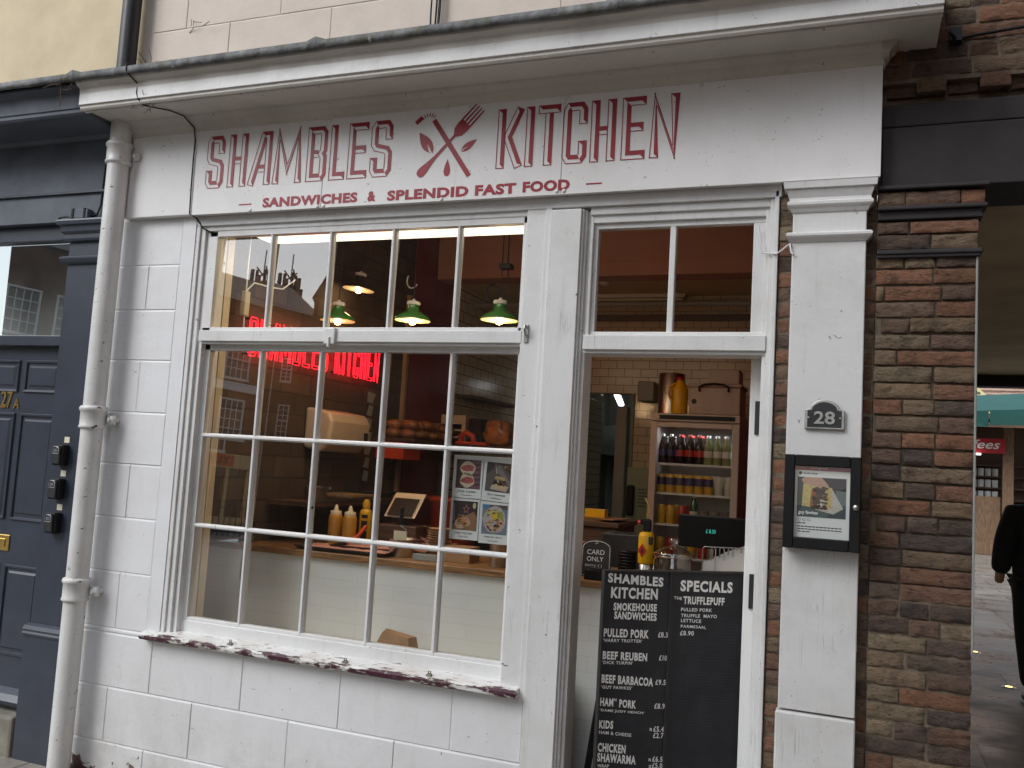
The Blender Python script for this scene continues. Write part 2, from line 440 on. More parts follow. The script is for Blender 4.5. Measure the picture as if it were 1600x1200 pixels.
# ------------------------------------------------------------------ mesh builder
ORG = {}
class MB:
    def __init__(s):
        s.v, s.f, s.sm, s.c = [], [], [], []
        s.col = (1, 1, 1)
    def add(s, vs, fs, smooth=False):
        k = len(s.v)
        s.v += [Vector(p) for p in vs]
        for f in fs:
            s.f.append([i+k for i in f]); s.sm.append(smooth); s.c.append(s.col)
        return s
    def box(s, x0, x1, y0, y1, z0, z1):
        x0, x1 = min(x0, x1), max(x0, x1); y0, y1 = min(y0, y1), max(y0, y1); z0, z1 = min(z0, z1), max(z0, z1)
        v = [(x, y, z) for x in (x0, x1) for y in (y0, y1) for z in (z0, z1)]
        return s.add(v, [(0, 1, 3, 2), (4, 6, 7, 5), (0, 4, 5, 1), (2, 3, 7, 6), (0, 2, 6, 4), (1, 5, 7, 3)])
    def quad(s, a, b, c, d):
        return s.add([a, b, c, d], [(0, 1, 2, 3)])
    def poly(s, pts):
        return s.add(pts, [tuple(range(len(pts)))])
    def prism(s, pts, d):
        """planar outline extruded along vector d"""
        d = Vector(d); n = len(pts)
        a = [Vector(p) for p in pts]
        return s.add(a + [p+d for p in a], [tuple(range(n))[::-1], tuple(range(n, 2*n))] + [(i, (i+1) % n, n+(i+1) % n, n+i) for i in range(n)])
    def extrude_x(s, prof, x0, x1):
        """(y,z) outline run along x"""
        return s.prism([(x0, y, z) for y, z in prof], (x1-x0, 0, 0))
    def lathe(s, c, prof, n=24, axis=(0, 0, 1), cap=True):
        q = Vector((0, 0, 1)).rotation_difference(Vector(axis)); c = Vector(c)
        vs = []
        for r, z in prof:
            for i in range(n):
                a = 2*math.pi*i/n
                vs.append(c + q @ Vector((r*math.cos(a), r*math.sin(a), z)))
        fs = [(j*n+i, j*n+(i+1) % n, (j+1)*n+(i+1) % n, (j+1)*n+i) for j in range(len(prof)-1) for i in range(n)]
        s.add(vs, fs, True)
        if cap:
            for r, j in ((prof[0][0], 0), (prof[-1][0], len(prof)-1)):
                if r > 1e-5:
                    s.add(vs[j*n:(j+1)*n], [tuple(range(n))[::-1] if j == 0 else tuple(range(n))])
        return s
    def cyl(s, a, b, r, n=16, r2=None):
        a, b = Vector(a), Vector(b)
        return s.lathe(a, [(r, 0), (r if r2 is None else r2, (b-a).length)], n, (b-a).normalized())
    def tube(s, path, r, n=8, closed=False):
        p = [Vector(q) for q in path]; m = len(p)
        vs, ref = [], None
        for i in range(m):
            a = p[i-1] if (i > 0 or closed) else p[i]
            b = p[(i+1) % m] if (i < m-1 or closed) else p[i]
            t = (b-a).normalized()
            if ref is None:
                ref = t.orthogonal().normalized()
            ref = (ref - t*ref.dot(t)).normalized()
            w = t.cross(ref)
            for k in range(n):
                an = 2*math.pi*k/n
                vs.append(p[i] + (ref*math.cos(an) + w*math.sin(an))*r)
        fs = [((i % m)*n+k, (i % m)*n+(k+1) % n, ((i+1) % m)*n+(k+1) % n, ((i+1) % m)*n+k) for i in range(m if closed else m-1) for k in range(n)]
        s.add(vs, fs, True)
        if not closed:
            s.add(vs[:n], [tuple(range(n))[::-1]]); s.add(vs[-n:], [tuple(range(n))])
        return s
    def sphere(s, c, r, n=14, sx=1, sy=1, sz=1):
        c = Vector(c); m = n//2
        vs = [c + Vector((r*sx*math.sin(math.pi*j/m)*math.cos(2*math.pi*i/n), r*sy*math.sin(math.pi*j/m)*math.sin(2*math.pi*i/n), r*sz*math.cos(math.pi*j/m))) for j in range(m+1) for i in range(n)]
        return s.add(vs, [(j*n+i, j*n+(i+1) % n, (j+1)*n+(i+1) % n, (j+1)*n+i) for j in range(m) for i in range(n)], True)
    def text(s, string, x, z, w, h, y=0.0, slope=0.0, bold=0.02, frame=None, thick=0.0, italic=0.0, spacing=1.0):
        """lettering fitted to a w x h box standing in the xz plane, reading along +x, seen from -y"""
        cu = bpy.data.curves.new('lettering', 'FONT')
        cu.body = string; cu.size = 1.0; cu.space_character = spacing; cu.offset = bold; cu.shear = italic; cu.resolution_u = 3
        if thick:
            cu.extrude = 0.5
        ob = bpy.data.objects.new('lettering', cu)
        COL.objects.link(ob)
        dg = bpy.context.evaluated_depsgraph_get()
        me = ob.evaluated_get(dg).to_mesh()
        xs = [v.co.x for v in me.vertices]; ys = [v.co.y for v in me.vertices]
        x0, x1, y0, y1 = min(xs), max(xs), min(ys), max(ys)
        vs = []
        for v in me.vertices:
            u = (v.co.x-x0)/(x1-x0); t = (v.co.y-y0)/(y1-y0)
            p = Vector((x+u*w, y - v.co.z*thick, z + t*h + slope*u))
            vs.append(frame @ p if frame else p)
        s.add(vs, [tuple(p.vertices) for p in me.polygons])
        ob.evaluated_get(dg).to_mesh_clear()
        bpy.data.objects.remove(ob); bpy.data.curves.remove(cu)
        return s
    def build(s, name, mat, parent=None, label=None, bevel=0.0, seg=2, colours=False, smooth_all=False):
        me = bpy.data.meshes.new(name)
        o = bpy.data.objects.new(name, me)
        COL.objects.link(o)
        org = ORG.get(parent, Vector((0, 0, 0))) if parent else Vector((0, 0, 0))
        me.from_pydata([v-org for v in s.v], [], s.f)
        me.polygons.foreach_set('use_smooth', [bool(q or smooth_all) for q in s.sm])
        if colours:
            ca = me.color_attributes.new('tone', 'FLOAT_COLOR', 'CORNER')
            buf = []
            for f, c in zip(s.f, s.c):
                for _ in f:
                    buf += [*c, 1.0]
            ca.data.foreach_set('color', buf)
        me.materials.append(mat)
        me.update()
        bm = bmesh.new(); bm.from_mesh(me); bmesh.ops.recalc_face_normals(bm, faces=bm.faces); bm.to_mesh(me); bm.free()
        if parent:
            o.parent = parent
        ORG[o] = org
        if label:
            o['label'] = label
        if bevel:
            b = o.modifiers.new('bevel', 'BEVEL'); b.width = bevel; b.segments = seg; b.limit_method = 'ANGLE'; b.angle_limit = R(40); b.use_clamp_overlap = True
        return o

def thing(name, label, cat, loc=(0, 0, 0), rz=0.0, group=None, local=False):
    """Empty at a thing's base; local=True means its parts are given in its own axes"""
    o = bpy.data.objects.new(name, None)
    COL.objects.link(o)
    o.location = loc; o.rotation_euler = (0, 0, rz)
    o.empty_display_size = 0.1
    o['label'] = label; o['category'] = cat
    if group:
        o['group'] = group
    ORG[o] = Vector((0, 0, 0)) if local else Vector(loc)
    return o
def tag(o, label, cat, group=None):
    o['label'] = label; o['category'] = cat
    if group:
        o['group'] = group
    return o
def struct(o, kind='structure'):
    o['kind'] = kind
    return o
def copy_tree(o, parent=None):
    c = o.copy(); COL.objects.link(c)
    if parent:
        c.parent = parent
    for ch in [q for q in bpy.data.objects if q.parent == o]:
        copy_tree(ch, c)
    return c
def place(proto, first, loc, label, rz=None):
    o = proto if first else copy_tree(proto)
    o.location = loc
    if rz is not None:
        o.rotation_euler = (0, 0, rz)
    o['label'] = label
    return o

BRICK_TONES = [(0.20, 0.092, 0.058), (0.15, 0.075, 0.050), (0.115, 0.068, 0.050), (0.080, 0.052, 0.043), (0.18, 0.120, 0.072), (0.22, 0.098, 0.056), (0.14, 0.090, 0.062), (0.055, 0.040, 0.040), (0.21, 0.155, 0.100), (0.21, 0.090, 0.050), (0.13, 0.075, 0.055), (0.10, 0.07, 0.055), (0.17, 0.115, 0.075)]
def rough_brick(mb, x0, x1, z0, z1, y, depth, amp=0.006):
    """one handmade brick with a dished, chipped front facing -y"""
    nx, nz = max(3, int((x1-x0)/0.011)), 6
    seed = random.uniform(0, 90)
    t = random.choice(BRICK_TONES); k = random.uniform(0.8, 1.25)*1.30
    mb.col = (t[0]*k*0.92, t[1]*k*0.96, t[2]*k*0.95)
    dx0, dx1, dz0, dz1 = [random.uniform(-0.002, 0.002) for _ in range(4)]
    off = random.uniform(-0.004, 0.003)
    vs = []
    for j in range(nz+1):
        for i in range(nx+1):
            u, v = i/nx, j/nz
            px = x0+dx0 + (x1-x0+dx1-dx0)*u; pz = z0+dz0 + (z1-z0+dz1-dz0)*v
            e = min(min(u, 1-u)*(x1-x0), min(v, 1-v)*(z1-z0))
            q = noise.noise(Vector((px*24+seed, pz*45, seed))) + 0.6*noise.noise(Vector((px*70+seed, pz*110, seed))) - 0.9*max(0, noise.noise(Vector((px*16+seed*2, pz*60, 3)))-0.22)*2
            yy = y + off + amp*0.75*q + (0.004 if e < 1e-6 else 0.0)
            edge = 0.0028*noise.noise(Vector((px*60, pz*60, seed+7))) if e < 1e-6 else 0
            vs.append((px + edge, yy, pz + edge))
    fs = [(j*(nx+1)+i, j*(nx+1)+i+1, (j+1)*(nx+1)+i+1, (j+1)*(nx+1)+i) for j in range(nz) for i in range(nx)]
    mb.add(vs, fs, True)
    ring = [j for j in range(nx+1)] + [(j+1)*(nx+1)-1 for j in range(1, nz+1)] + [nz*(nx+1)+i for i in range(nx-1, -1, -1)] + [j*(nx+1) for j in range(nz-1, 0, -1)]
    rim = [vs[i] for i in ring]
    mb.add(rim + [(p[0], y+depth, p[2]) for p in rim], [(i, (i+1) % len(rim), len(rim)+(i+1) % len(rim), len(rim)+i) for i in range(len(rim))])
def courses(mb, x0, x1, z0, z1, y, depth=0.05, ch=0.0585, L=0.19, H=0.095, joint=0.0085, pattern=None, amp=0.006):
    z, k = z0, 0
    while z < z1-0.02:
        zt = min(z+ch-joint, z1)
        x = x0 - (0 if k % 2 == 0 else random.uniform(0.06, 0.11))
        while x < x1-0.012:
            w = random.choice((L, L, H)) * random.uniform(0.9, 1.05)
            a, b = max(x, x0), min(x+w, x1)
            if x1-b < 0.05:
                b = x1
            if b-a > 0.02:
                rough_brick(mb, a, b, z, zt, y, depth, amp)
            x = b+joint if b < x1 else x1
        z += ch; k += 1

# ================================================================== ground
ground = struct(MB().box(-60, 40, -60, 30, -0.6, -0.06).build('ground', M['setts']))
pav = struct(MB().box(-12, 6, -1.7, 0.55, -0.3, 0.0).build('pavement', M['paving'], bevel=0.01))
yard = struct(MB().box(-6, 14, 6.21, 30, -0.3, -0.004).build('market_yard', M['yard']))
pas = struct(MB().box(0.40, 14, 0.556, 6.205, -0.3, -0.004).build('passage_floor', M['paving']))

# ================================================================== the shop building
shop = thing('shop_building', 'white painted shopfront with sash window, open doorway and overhanging white cornice', 'shop', (-1.5, 0, 0))

def ashlar(mb, x0, x1, z0, z1, y, cuts, depth=0.05, joint=0.0028, rec=0.0032):
    """blocks of one course with incised joints; cuts = x of the upright joints"""
    xs = [x0] + [c for c in cuts if x0 < c < x1] + [x1]
    for a, b in zip(xs, xs[1:]):
        e = joint
        ya = y + random.uniform(-0.0012, 0.0012)
        p = [(a+e*.3, z0+e*.3), (b-e*.3, z0+e*.3), (b-e*.3, z1-e*.3), (a+e*.3, z1-e*.3)]
        q = [(a+e*1.6, z0+e*1.7), (b-e*1.6, z0+e*1.7), (b-e*1.6, z1-e*3.2), (a+e*1.6, z1-e*3.2)]
        vs = [(x, y+rec, z) for x, z in p] + [(x, ya, z) for x, z in q] 
        mb.add(vs, [(4, 5, 6, 7)] + [(i, (i+1) % 4, 4+(i+1) % 4, 4+i) for i in range(4)])
zj = [-0.05, 0.165, 0.42, 0.695, 0.963, 1.225, 1.485, 1.74, 1.998, 2.25, 2.475, 2.715]
w = MB()
w.box(-3.60, -3.045, 0.0035, 0.15, -0.05, 3.40)
w.box(-3.05, -1.20, 0.0035, 0.15, -0.05, 0.672)
for k, (a, b) in enumerate(zip(zj, zj[1:])):
    if b <= 0.70:
        off = (-3.327, -2.824, -2.299, -1.773) if k % 2 else (-3.08, -2.56, -2.05, -1.52)
        ashlar(w, -3.60, -1.212, a, b if b < 0.69 else 0.672, 0.0, off)
        if b > 0.69:
            ashlar(w, -3.60, -3.045, 0.672, b, 0.0, ())
    else:
        ashlar(w, -3.60, -3.128, a, b, 0.0, (-3.317,) if k % 2 else ())
w.box(-3.124, -3.045, -0.004, 0.15, 0.665, 2.715)
w.build('front_wall', M['wall_white'], shop)
MB().box(-3.62, -3.475, 0.004, 0.25, 2.715, 3.42).build('wall_end', M['wall_white'], shop)

# upper wall of pinkish render lined out in blocks
w = MB()
zz = [3.35, 3.70, 4.02, 4.34, 4.66, 5.0]
cuts = [(-3.23, -2.66, -2.09, -1.52, -0.95, -0.38), (-2.955, -2.367, -1.80, -1.22, -0.66, -0.1)]
for k, (a, b) in enumerate(zip(zz, zz[1:])):
    ashlar(w, -3.44, 0.24, a, b, 0.004, cuts[(k+1) % 2], joint=0.0022, rec=0.0028)
w.box(-3.50, 0.24, 0.0071, 0.30, 3.15, 7.0)
w.build('upper_wall', M['pink_render'], shop)

# fascia and cornice
MB().box(-3.478, 0.057, -0.040, 0.20, 2.712, 3.16).build('fascia', M['white_clean'], shop, bevel=0.003)
prof = [(-0.038, 3.125), (-0.050, 3.128), (-0.054, 3.140), (-0.062, 3.146), (-0.075, 3.165), (-0.098, 3.182), (-0.105, 3.192)]
c = MB()
bed = prof + [(-0.03, 3.192)]
c.extrude_x(bed, -3.48, 0.060)
# the bed mould returns round the right end of the fascia
c.prism([(0.055 - (y+0.038)*0.75, -0.02, z) for y, z in prof] + [(0.03, -0.02, 3.192)], (0, 0.05, 0))
c.prism([(0.058 - (y+0.038)*0.75, -0.105, z) for y, z in prof[3:]] + [(0.05, -0.105, 3.192), (0.05, -0.105, 3.146)], (0, 0.09, 0))
top = [(0.02, 3.191), (-0.255, 3.191), (-0.260, 3.180), (-0.268, 3.174), (-0.277, 3.178), (-0.281, 3.186), (-0.286, 3.186), (-0.292, 3.178), (-0.300, 3.176), (-0.306, 3.184),
       (-0.306, 3.194), (-0.310, 3.197), (-0.313, 3.232), (-0.318, 3.272), (-0.322, 3.279), (-0.334, 3.284), (-0.346, 3.292), (-0.352, 3.304), (-0.352, 3.312), (0.02, 3.345)]
c.extrude_x(top, -3.545, 0.235)
cor = c.build('cornice', M['white_soffit'], shop)
MB().box(-3.547, 0.237, -0.3155, -0.3085, 3.198, 3.277).build('corona_board', M['white'], cor, bevel=0.002)
ld = MB()
n = 110
for i in range(n):      # uneven dressed lead edge
    a, b = -4.9 + i*(5.16/n), -4.9 + (i+1)*(5.16/n)
    def pr(x):
        q = 0.006*noise.noise(Vector((x*7, 1.3, 0))) + 0.004*noise.noise(Vector((x*23, 4.1, 0)))
        rl = 0.014 if abs((x+0.9) % 1.32) < 0.045 else 0.0
        return [(x, -0.358+q*.5, 3.296+q), (x, -0.372+q, 3.300+q*1.4), (x, -0.370+q-rl*.4, 3.334+q*.6+rl), (x, 0.0, 3.372+q+rl), (x, 0.0, 3.345)]
    p, q2 = pr(a), pr(b)
    ld.add(p+q2, [(j, j+1, 6+j, 5+j) for j in range(4)], True)
ld.build('lead_flashing', M['lead'], cor)

# pilaster
p = MB()
p.box(-0.243, 0.014, -0.035, 0.03, 0.79, 2.70)
p.build('pilaster', M['white'], shop, bevel=0.004)
pil = bpy.data.objects['pilaster']
def capring(mb, x0, x1, y0, prof, back=0.02):
    """stepped moulding: rows of (out, z)"""
    for (o1, z1), (o2, z2) in zip(prof, prof[1:]):
        mb.add([(x0-o1, y0-o1, z1), (x1+o1, y0-o1, z1), (x1+o2, y0-o2, z2), (x0-o2, y0-o2, z2), (x0-o1, back, z1), (x1+o1, back, z1), (x1+o2, back, z2), (x0-o2, back, z2)],
               [(0, 1, 2, 3), (4, 0, 3, 7), (1, 5, 6, 2)])
    o1, z1 = prof[0]; o2, z2 = prof[-1]
    mb.add([(x0-o1, y0-o1, z1), (x1+o1, y0-o1, z1), (x1+o1, back, z1), (x0-o1, back, z1)], [(0, 1, 2, 3)])
    mb.add([(x0-o2, y0-o2, z2), (x1+o2, y0-o2, z2), (x1+o2, back, z2), (x0-o2, back, z2)], [(0, 1, 2, 3)])
m = MB()
capring(m, -0.243, 0.014, -0.037, [(0.002, 2.588), (0.006, 2.594), (0.010, 2.603), (0.017, 2.608), (0.021, 2.614), (0.021, 2.624), (0.014, 2.630), (0.013, 2.640), (0.018, 2.652), (0.022, 2.664), (0.022, 2.672), (0.032, 2.674), (0.034, 2.697), (0.036, 2.701)])
m.build('capital', M['white'], pil)
m = MB()
capring(m, -0.243, 0.014, -0.037, [(0.002, 2.476), (0.007, 2.482), (0.016, 2.490), (0.021, 2.497), (0.021, 2.505), (0.014, 2.511), (0.004, 2.514)])
m.build('necking', M['white'], pil)
MB().box(-0.250, 0.016, -0.050, 0.03, -0.03, 0.783).build('plinth', M['white_chip'], pil, bevel=0.006)

# ---- joinery of window bay and door
j = MB()
# post between window and door, with moulded edges
j.box(-1.209, -1.075, -0.012, 0.14, -0.02, 2.655)
for x0, x1, y in ((-1.075, -1.066, 0.000), (-1.066, -1.056, 0.014), (-1.056, -1.043, 0.030)):
    j.box(x0, x1, y, 0.14, -0.02, 2.655)
j.build('mullion_post', M['white_chip'], shop, bevel=0.003)
j = MB()
j.box(-3.045, -1.206, 0.000, 0.14, 2.664, 2.712)     # head boards under the fascia
j.box(-3.042, -1.212, 0.014, 0.14, 2.640, 2.668)
j.box(-1.212, -0.288, -0.004, 0.14, 2.664, 2.712)
j.build('window_head', M['white'], shop, bevel=0.003)
# door frame
d = MB()
d.box(-1.043, -1.030, 0.022, 0.14, 2.134, 2.664)
d.box(-0.345, -0.330, 0.022, 0.14, -0.02, 2.664)
d.box(-0.330, -0.312, 0.008, 0.14, -0.02, 2.664)
d.box(-0.312, -0.296, -0.004, 0.14, -0.02, 2.690)
d.box(-1.046, -0.33, 0.002, 0.14, 2.074, 2.134)
d.box(-1.046, -0.33, 0.016, 0.14, 2.060, 2.076)
d.box(-1.043, -0.33, 0.012, 0.14, 2.632, 2.664)
d.box(-1.043, -0.33, 0.024, 0.14, 2.600, 2.634)
d.build('door_frame', M['white'], shop, bevel=0.003)
dfm = bpy.data.objects['door_frame']
# fanlight over the door: two panes
f = MB()
for a, b in ((-1.030, -1.012), (-0.716, -0.692), (-0.392, -0.345)):
    f.box(a, b, 0.040, 0.075, 2.134, 2.60)
f.box(-1.030, -0.345, 0.038, 0.075, 2.130, 2.152)
f.box(-1.030, -0.345, 0.038, 0.075, 2.578, 2.602)
fan = f.build('fanlight', M['white'], shop, bevel=0.003)
gq = MB()
for a, b in ((-1.014, -0.714), (-0.694, -0.390)):
    gq.add([(a, 0.050, 2.150), (b, 0.050, 2.150), (b, 0.062, 2.580), (a, 0.062, 2.580)], [(0, 1, 2, 3)])
gq.build('glass', M['glass_mid'], fan)
# folded back door leaf edge inside the right jamb
dl = MB().box(-0.396, -0.347, 0.145, 0.72, 0.02, 2.062)
leaf = dl.build('shop_door', M['white'], shop, bevel=0.004)
for z in (1.165, 1.83):
    MB().box(-0.374, -0.354, 0.138, 0.147, z-0.065, z+0.065).build('strike_plate', M['black_iron'], leaf)

# ---- the big sash window
X0, X1 = -3.040, -1.212
b = MB()
for x0, x1, y in ((-3.045, -3.022, 0.000), (-3.022, -2.996, 0.010), (-2.996, -2.972, 0.024)):
    b.box(x0, x1, y, 0.15, 0.665, 2.664)
b.build('window_frame', M['white_chip'], shop, bevel=0.003)
b = MB()
for x0, x1, y in ((-1.232, -1.206, -0.004), (-1.318, -1.232, 0.004)):
    b.box(x0, x1, y, 0.15, 0.665, 2.664)
b.build('window_frame', M['white_chip'], shop, bevel=0.003)
us = MB()
us.box(-2.972, -1.316, 0.016, 0.050, 2.086, 2.146)          # meeting rail
us.box(-2.976, -1.312, 0.002, 0.050, 2.098, 2.150)
us.box(-2.972, -1.316, 0.018, 0.055, 2.148, 2.166)
us.box(-2.972, -1.316, 0.018, 0.055, 2.612, 2.642)
us.box(-2.972, -2.926, 0.018, 0.055, 2.148, 2.64)
us.box(-1.336, -1.316, 0.018, 0.055, 2.148, 2.64)
xb = (-2.612, -2.287, -1.960, -1.637)
def bar_v(mb, x, y, z0, z1):
    mb.prism([(x-0.012, y+0.032, z0), (x-0.012, y+0.012, z0), (x-0.005, y, z0), (x+0.005, y, z0), (x+0.012, y+0.012, z0), (x+0.012, y+0.032, z0)], (0, 0, z1-z0))
def bar_h(mb, z, y, x0, x1):
    mb.prism([(x0, y+0.032, z-0.011), (x0, y+0.012, z-0.011), (x0, y, z-0.005), (x0, y, z+0.005), (x0, y+0.012, z+0.011), (x0, y+0.032, z+0.011)], (x1-x0, 0, 0))
for x in xb:
    bar_v(us, x, 0.020, 2.160, 2.62)
usash = us.build('upper_sash', M['white'], shop, bevel=0.002)
def panes(xs, zs, y, dy, ry):
    """one slightly leaning pane per opening"""
    mb = MB()
    for i, (a, c2) in enumerate(zip(xs, xs[1:])):
        for k, (z0, z1) in enumerate(zip(zs, zs[1:])):
            t = (z1-z0)*math.tan(R(1.0 * dy)); q = (c2-a)*math.tan(R(ry[(i+k*2) % len(ry)]))
            mb.add([(a, y, z0), (c2, y+q, z0), (c2, y+q+t, z1), (a, y+t, z1)], [(0, 1, 2, 3)])
    return mb
panes([-2.93]+list(xb)+[-1.33], [2.16, 2.615], 0.034, 2.0, (0.0, -0.9, 0.2, -0.2, 0.1)).build('glass', M['glass'], usash)
cat = MB()
cat.box(-2.262, -2.206, -0.012, 0.02, 2.086, 2.160); cat.box(-2.240, -2.228, -0.020, 0.0, 2.070, 2.120)
cat.build('sash_catch', M['white_chip'], usash, bevel=0.004)
ls = MB()
ls.box(-2.974, -1.316, 0.056, 0.095, 2.060, 2.100)
ls.box(-2.974, -1.314, 0.052, 0.095, 0.690, 0.770)
ls.box(-2.974, -1.314, 0.058, 0.095, 0.768, 0.786)
ls.box(-2.974, -2.944, 0.056, 0.095, 0.69, 2.10)
ls.box(-1.343, -1.314, 0.056, 0.095, 0.69, 2.10)
xl = (-2.648, -2.316, -1.978, -1.651)
for x in xl:
    bar_v(ls, x, 0.056, 0.775, 2.07)
for z in (1.216, 1.647):
    bar_h(ls, z, 0.053, -2.95, -1.335)
lsash = ls.build('lower_sash', M['white_chip'], shop, bevel=0.002)
panes([-2.95]+list(xl)+[-1.335], [0.78, 1.216, 1.647, 2.07], 0.070, 2.0, (0.0, 0.25, -0.2, 0.1, -0.1)).build('glass', M['glass'], lsash)
s_ = MB()
s_.extrude_x([(0.10, 0.718), (0.045, 0.718), (-0.034, 0.708), (-0.047, 0.705), (-0.052, 0.698), (-0.050, 0.682), (-0.044, 0.676), (-0.012, 0.672), (0.02, 0.672), (0.10, 0.674)], -3.125, -1.232)
sill = s_.build('window_sill', M['sill'], shop, bevel=0.004)

# ---- interior shell
i_ = MB()
i_.box(-3.045, -2.968, 0.152, 0.20, 0.66, 2.68)
i_.build('window_reveal', M['cream_reveal'], shop)
q_ = MB(); q_.box(-3.12, -3.02, 0.62, 2.25, 0.0, 3.3); q_.box(-3.12, -3.02, 0.202, 0.62, 1.12, 3.3); q_.box(-3.60, -3.50, 0.152, 0.70, 0.0, 1.2); q_.box(-3.50, -3.02, 0.152, 0.62, 1.13, 1.2)
q_.build('side_wall', M['stone_in'], shop)
MB().box(-3.12, -3.015, 2.252, 2.98, 0.0, 3.3).build('painted_pier', M['red_wall'], shop)
MB().box(-3.12, -3.02, 2.982, 4.70, 0.0, 3.3).build('tiled_side_wall', M['white_tile_side'], shop)
bw = MB()
bw.box(-3.02, -2.28, 4.60, 4.70, 0.0, 3.3); bw.box(-2.28, -2.208, 3.60, 4.60, 0.0, 3.3); bw.box(-2.208, -1.671, 3.60, 3.70, 2.207, 3.3); bw.box(-1.671, -0.30, 3.60, 3.70, 0.0, 3.3)
bw.build('back_wall', M['white_tile'], shop)
MB().box(-0.318, -0.255, 0.142, 3.70, 0.0, 3.3).build('party_wall', M['red_wall'], shop)
MB().box(-3.0, -0.3, 0.02, 7.7, -0.05, 0.0).build('shop_floor', M['floor_in'], shop)
MB().box(-3.12, -0.26, 0.142, 2.80, 3.28, 3.34).build('ceiling', M['ceiling'], shop)
MB().box(-3.12, -0.26, 2.80, 7.7, 3.00, 3.06).build('rear_ceiling', M['ceiling_cream'], shop)
MB().box(-3.010, -0.32, 2.60, 2.80, 2.957, 3.28).box(-3.008, -0.322, 2.590, 2.60, 3.054, 3.279).build('ceiling_beam', M['ceiling'], shop, bevel=0.006)
# back kitchen shell
k_ = MB(); k_.box(-3.02, -2.92, 4.70, 7.6, 0, 3.0); k_.box(-0.5, -0.4, 3.70, 7.6, 0, 3.0); k_.box(-3.02, -0.4, 7.5, 7.6, 0, 3.0)
k_.build('back_kitchen_wall', M['steel_panel'], shop)

# ================================================================== lettering made of bevelled strokes
GL = {
 'S': [([(1, .76), (1, .93), (.85, 1), (.15, 1), (0, .93), (0, .60), (.15, .53), (.85, .47), (1, .40), (1, .07), (.85, 0), (.15, 0), (0, .07), (0, .24)], 0, 0)],
 'H': [([(0, 0), (0, 1)], 0, 0), ([(1, 0), (1, 1)], 0, 0), ([(0, .5), (1, .5)], 1, 1)],
 'A': [([(0, 0), (.68, 1), (1, 1), (1, 0)], 0, 0), ([(.22, .28), (1, .28)], 1, 1)],
 'M': [([(0, 0), (.06, 1), (.5, .22), (.94, 1), (1, 0)], 0, 0)],
 'B': [([(.5, 1), (.85, 1), (1, .94), (1, .57), (.85, .5), (1, .43), (1, .06), (.85, 0), (0, 0), (0, 1), (.5, 1)], 2, 2), ([(0, .5), (.85, .5)], 1, 1)],
 'L': [([(0, 1), (0, 0), (1, 0)], 0, 0)],
 'E': [([(1, 1), (0, 1), (0, 0), (1, 0)], 0, 0), ([(0, .52), (.85, .52)], 1, 0)],
 'K': [([(0, 0), (0, 1)], 0, 0), ([(1, 1), (.38, .52), (1, 0)], 0, 0)],
 'I': [([(.5, 0), (.5, 1)], 0, 0)],
 'T': [([(0, 1), (1, 1)], 0, 0), ([(.5, 1), (.5, 0)], 1, 0)],
 'C': [([(1, .74), (1, .93), (.85, 1), (.15, 1), (0, .93), (0, .07), (.15, 0), (.85, 0), (1, .07), (1, .26)], 0, 0)],
 'N': [([(0, 0), (0, 1), (1, 0), (1, 1)], 0, 0)],
}
def stroke_offsets(pts, t, b0, b1):
    """centre line with capped or butted ends -> (centre, left side, right side)"""
    P = [Vector(p) for p in pts]; n = len(P)
    d = [(P[i+1]-P[i]).normalized() for i in range(n-1)]
    L, Rr, C = [], [], []
    for i in range(n):
        if i == 0 or i == n-1:
            q = d[0] if i == 0 else d[-1]
            nn = Vector((-q.y, q.x)); s = -1 if i == 0 else 1
            bt = b0 if i == 0 else b1
            e = P[i] + (q*t*s if bt == 0 else (-q*t*s if bt == 1 else Vector((0, 0))))
            L.append(e+nn*t); Rr.append(e-nn*t); C.append(P[i] if bt == 0 else e)
        else:
            n0 = Vector((-d[i-1].y, d[i-1].x)); n1 = Vector((-d[i].y, d[i].x))
            mm = (n0+n1); mm = mm/max(mm.length, 1e-6)
            k = t/max(0.66, mm.dot(n1))
            L.append(P[i]+mm*k); Rr.append(P[i]-mm*k); C.append(P[i])
    return C, L, Rr, d
def word_strokes(word, boxes, z0, z1, t):
    for ch, (x0, x1) in zip(word, boxes):
        for pts, b0, b1 in GL[ch]:
            if ch == 'I':
                q = [((x0+x1)/2, z0+t + v*(z1-z0-2*t)) for u, v in pts]
            else:
                q = [(x0+t + u*(x1-x0-2*t), z0+t + v*(z1-z0-2*t)) for u, v in pts]
            yield q, b0, b1

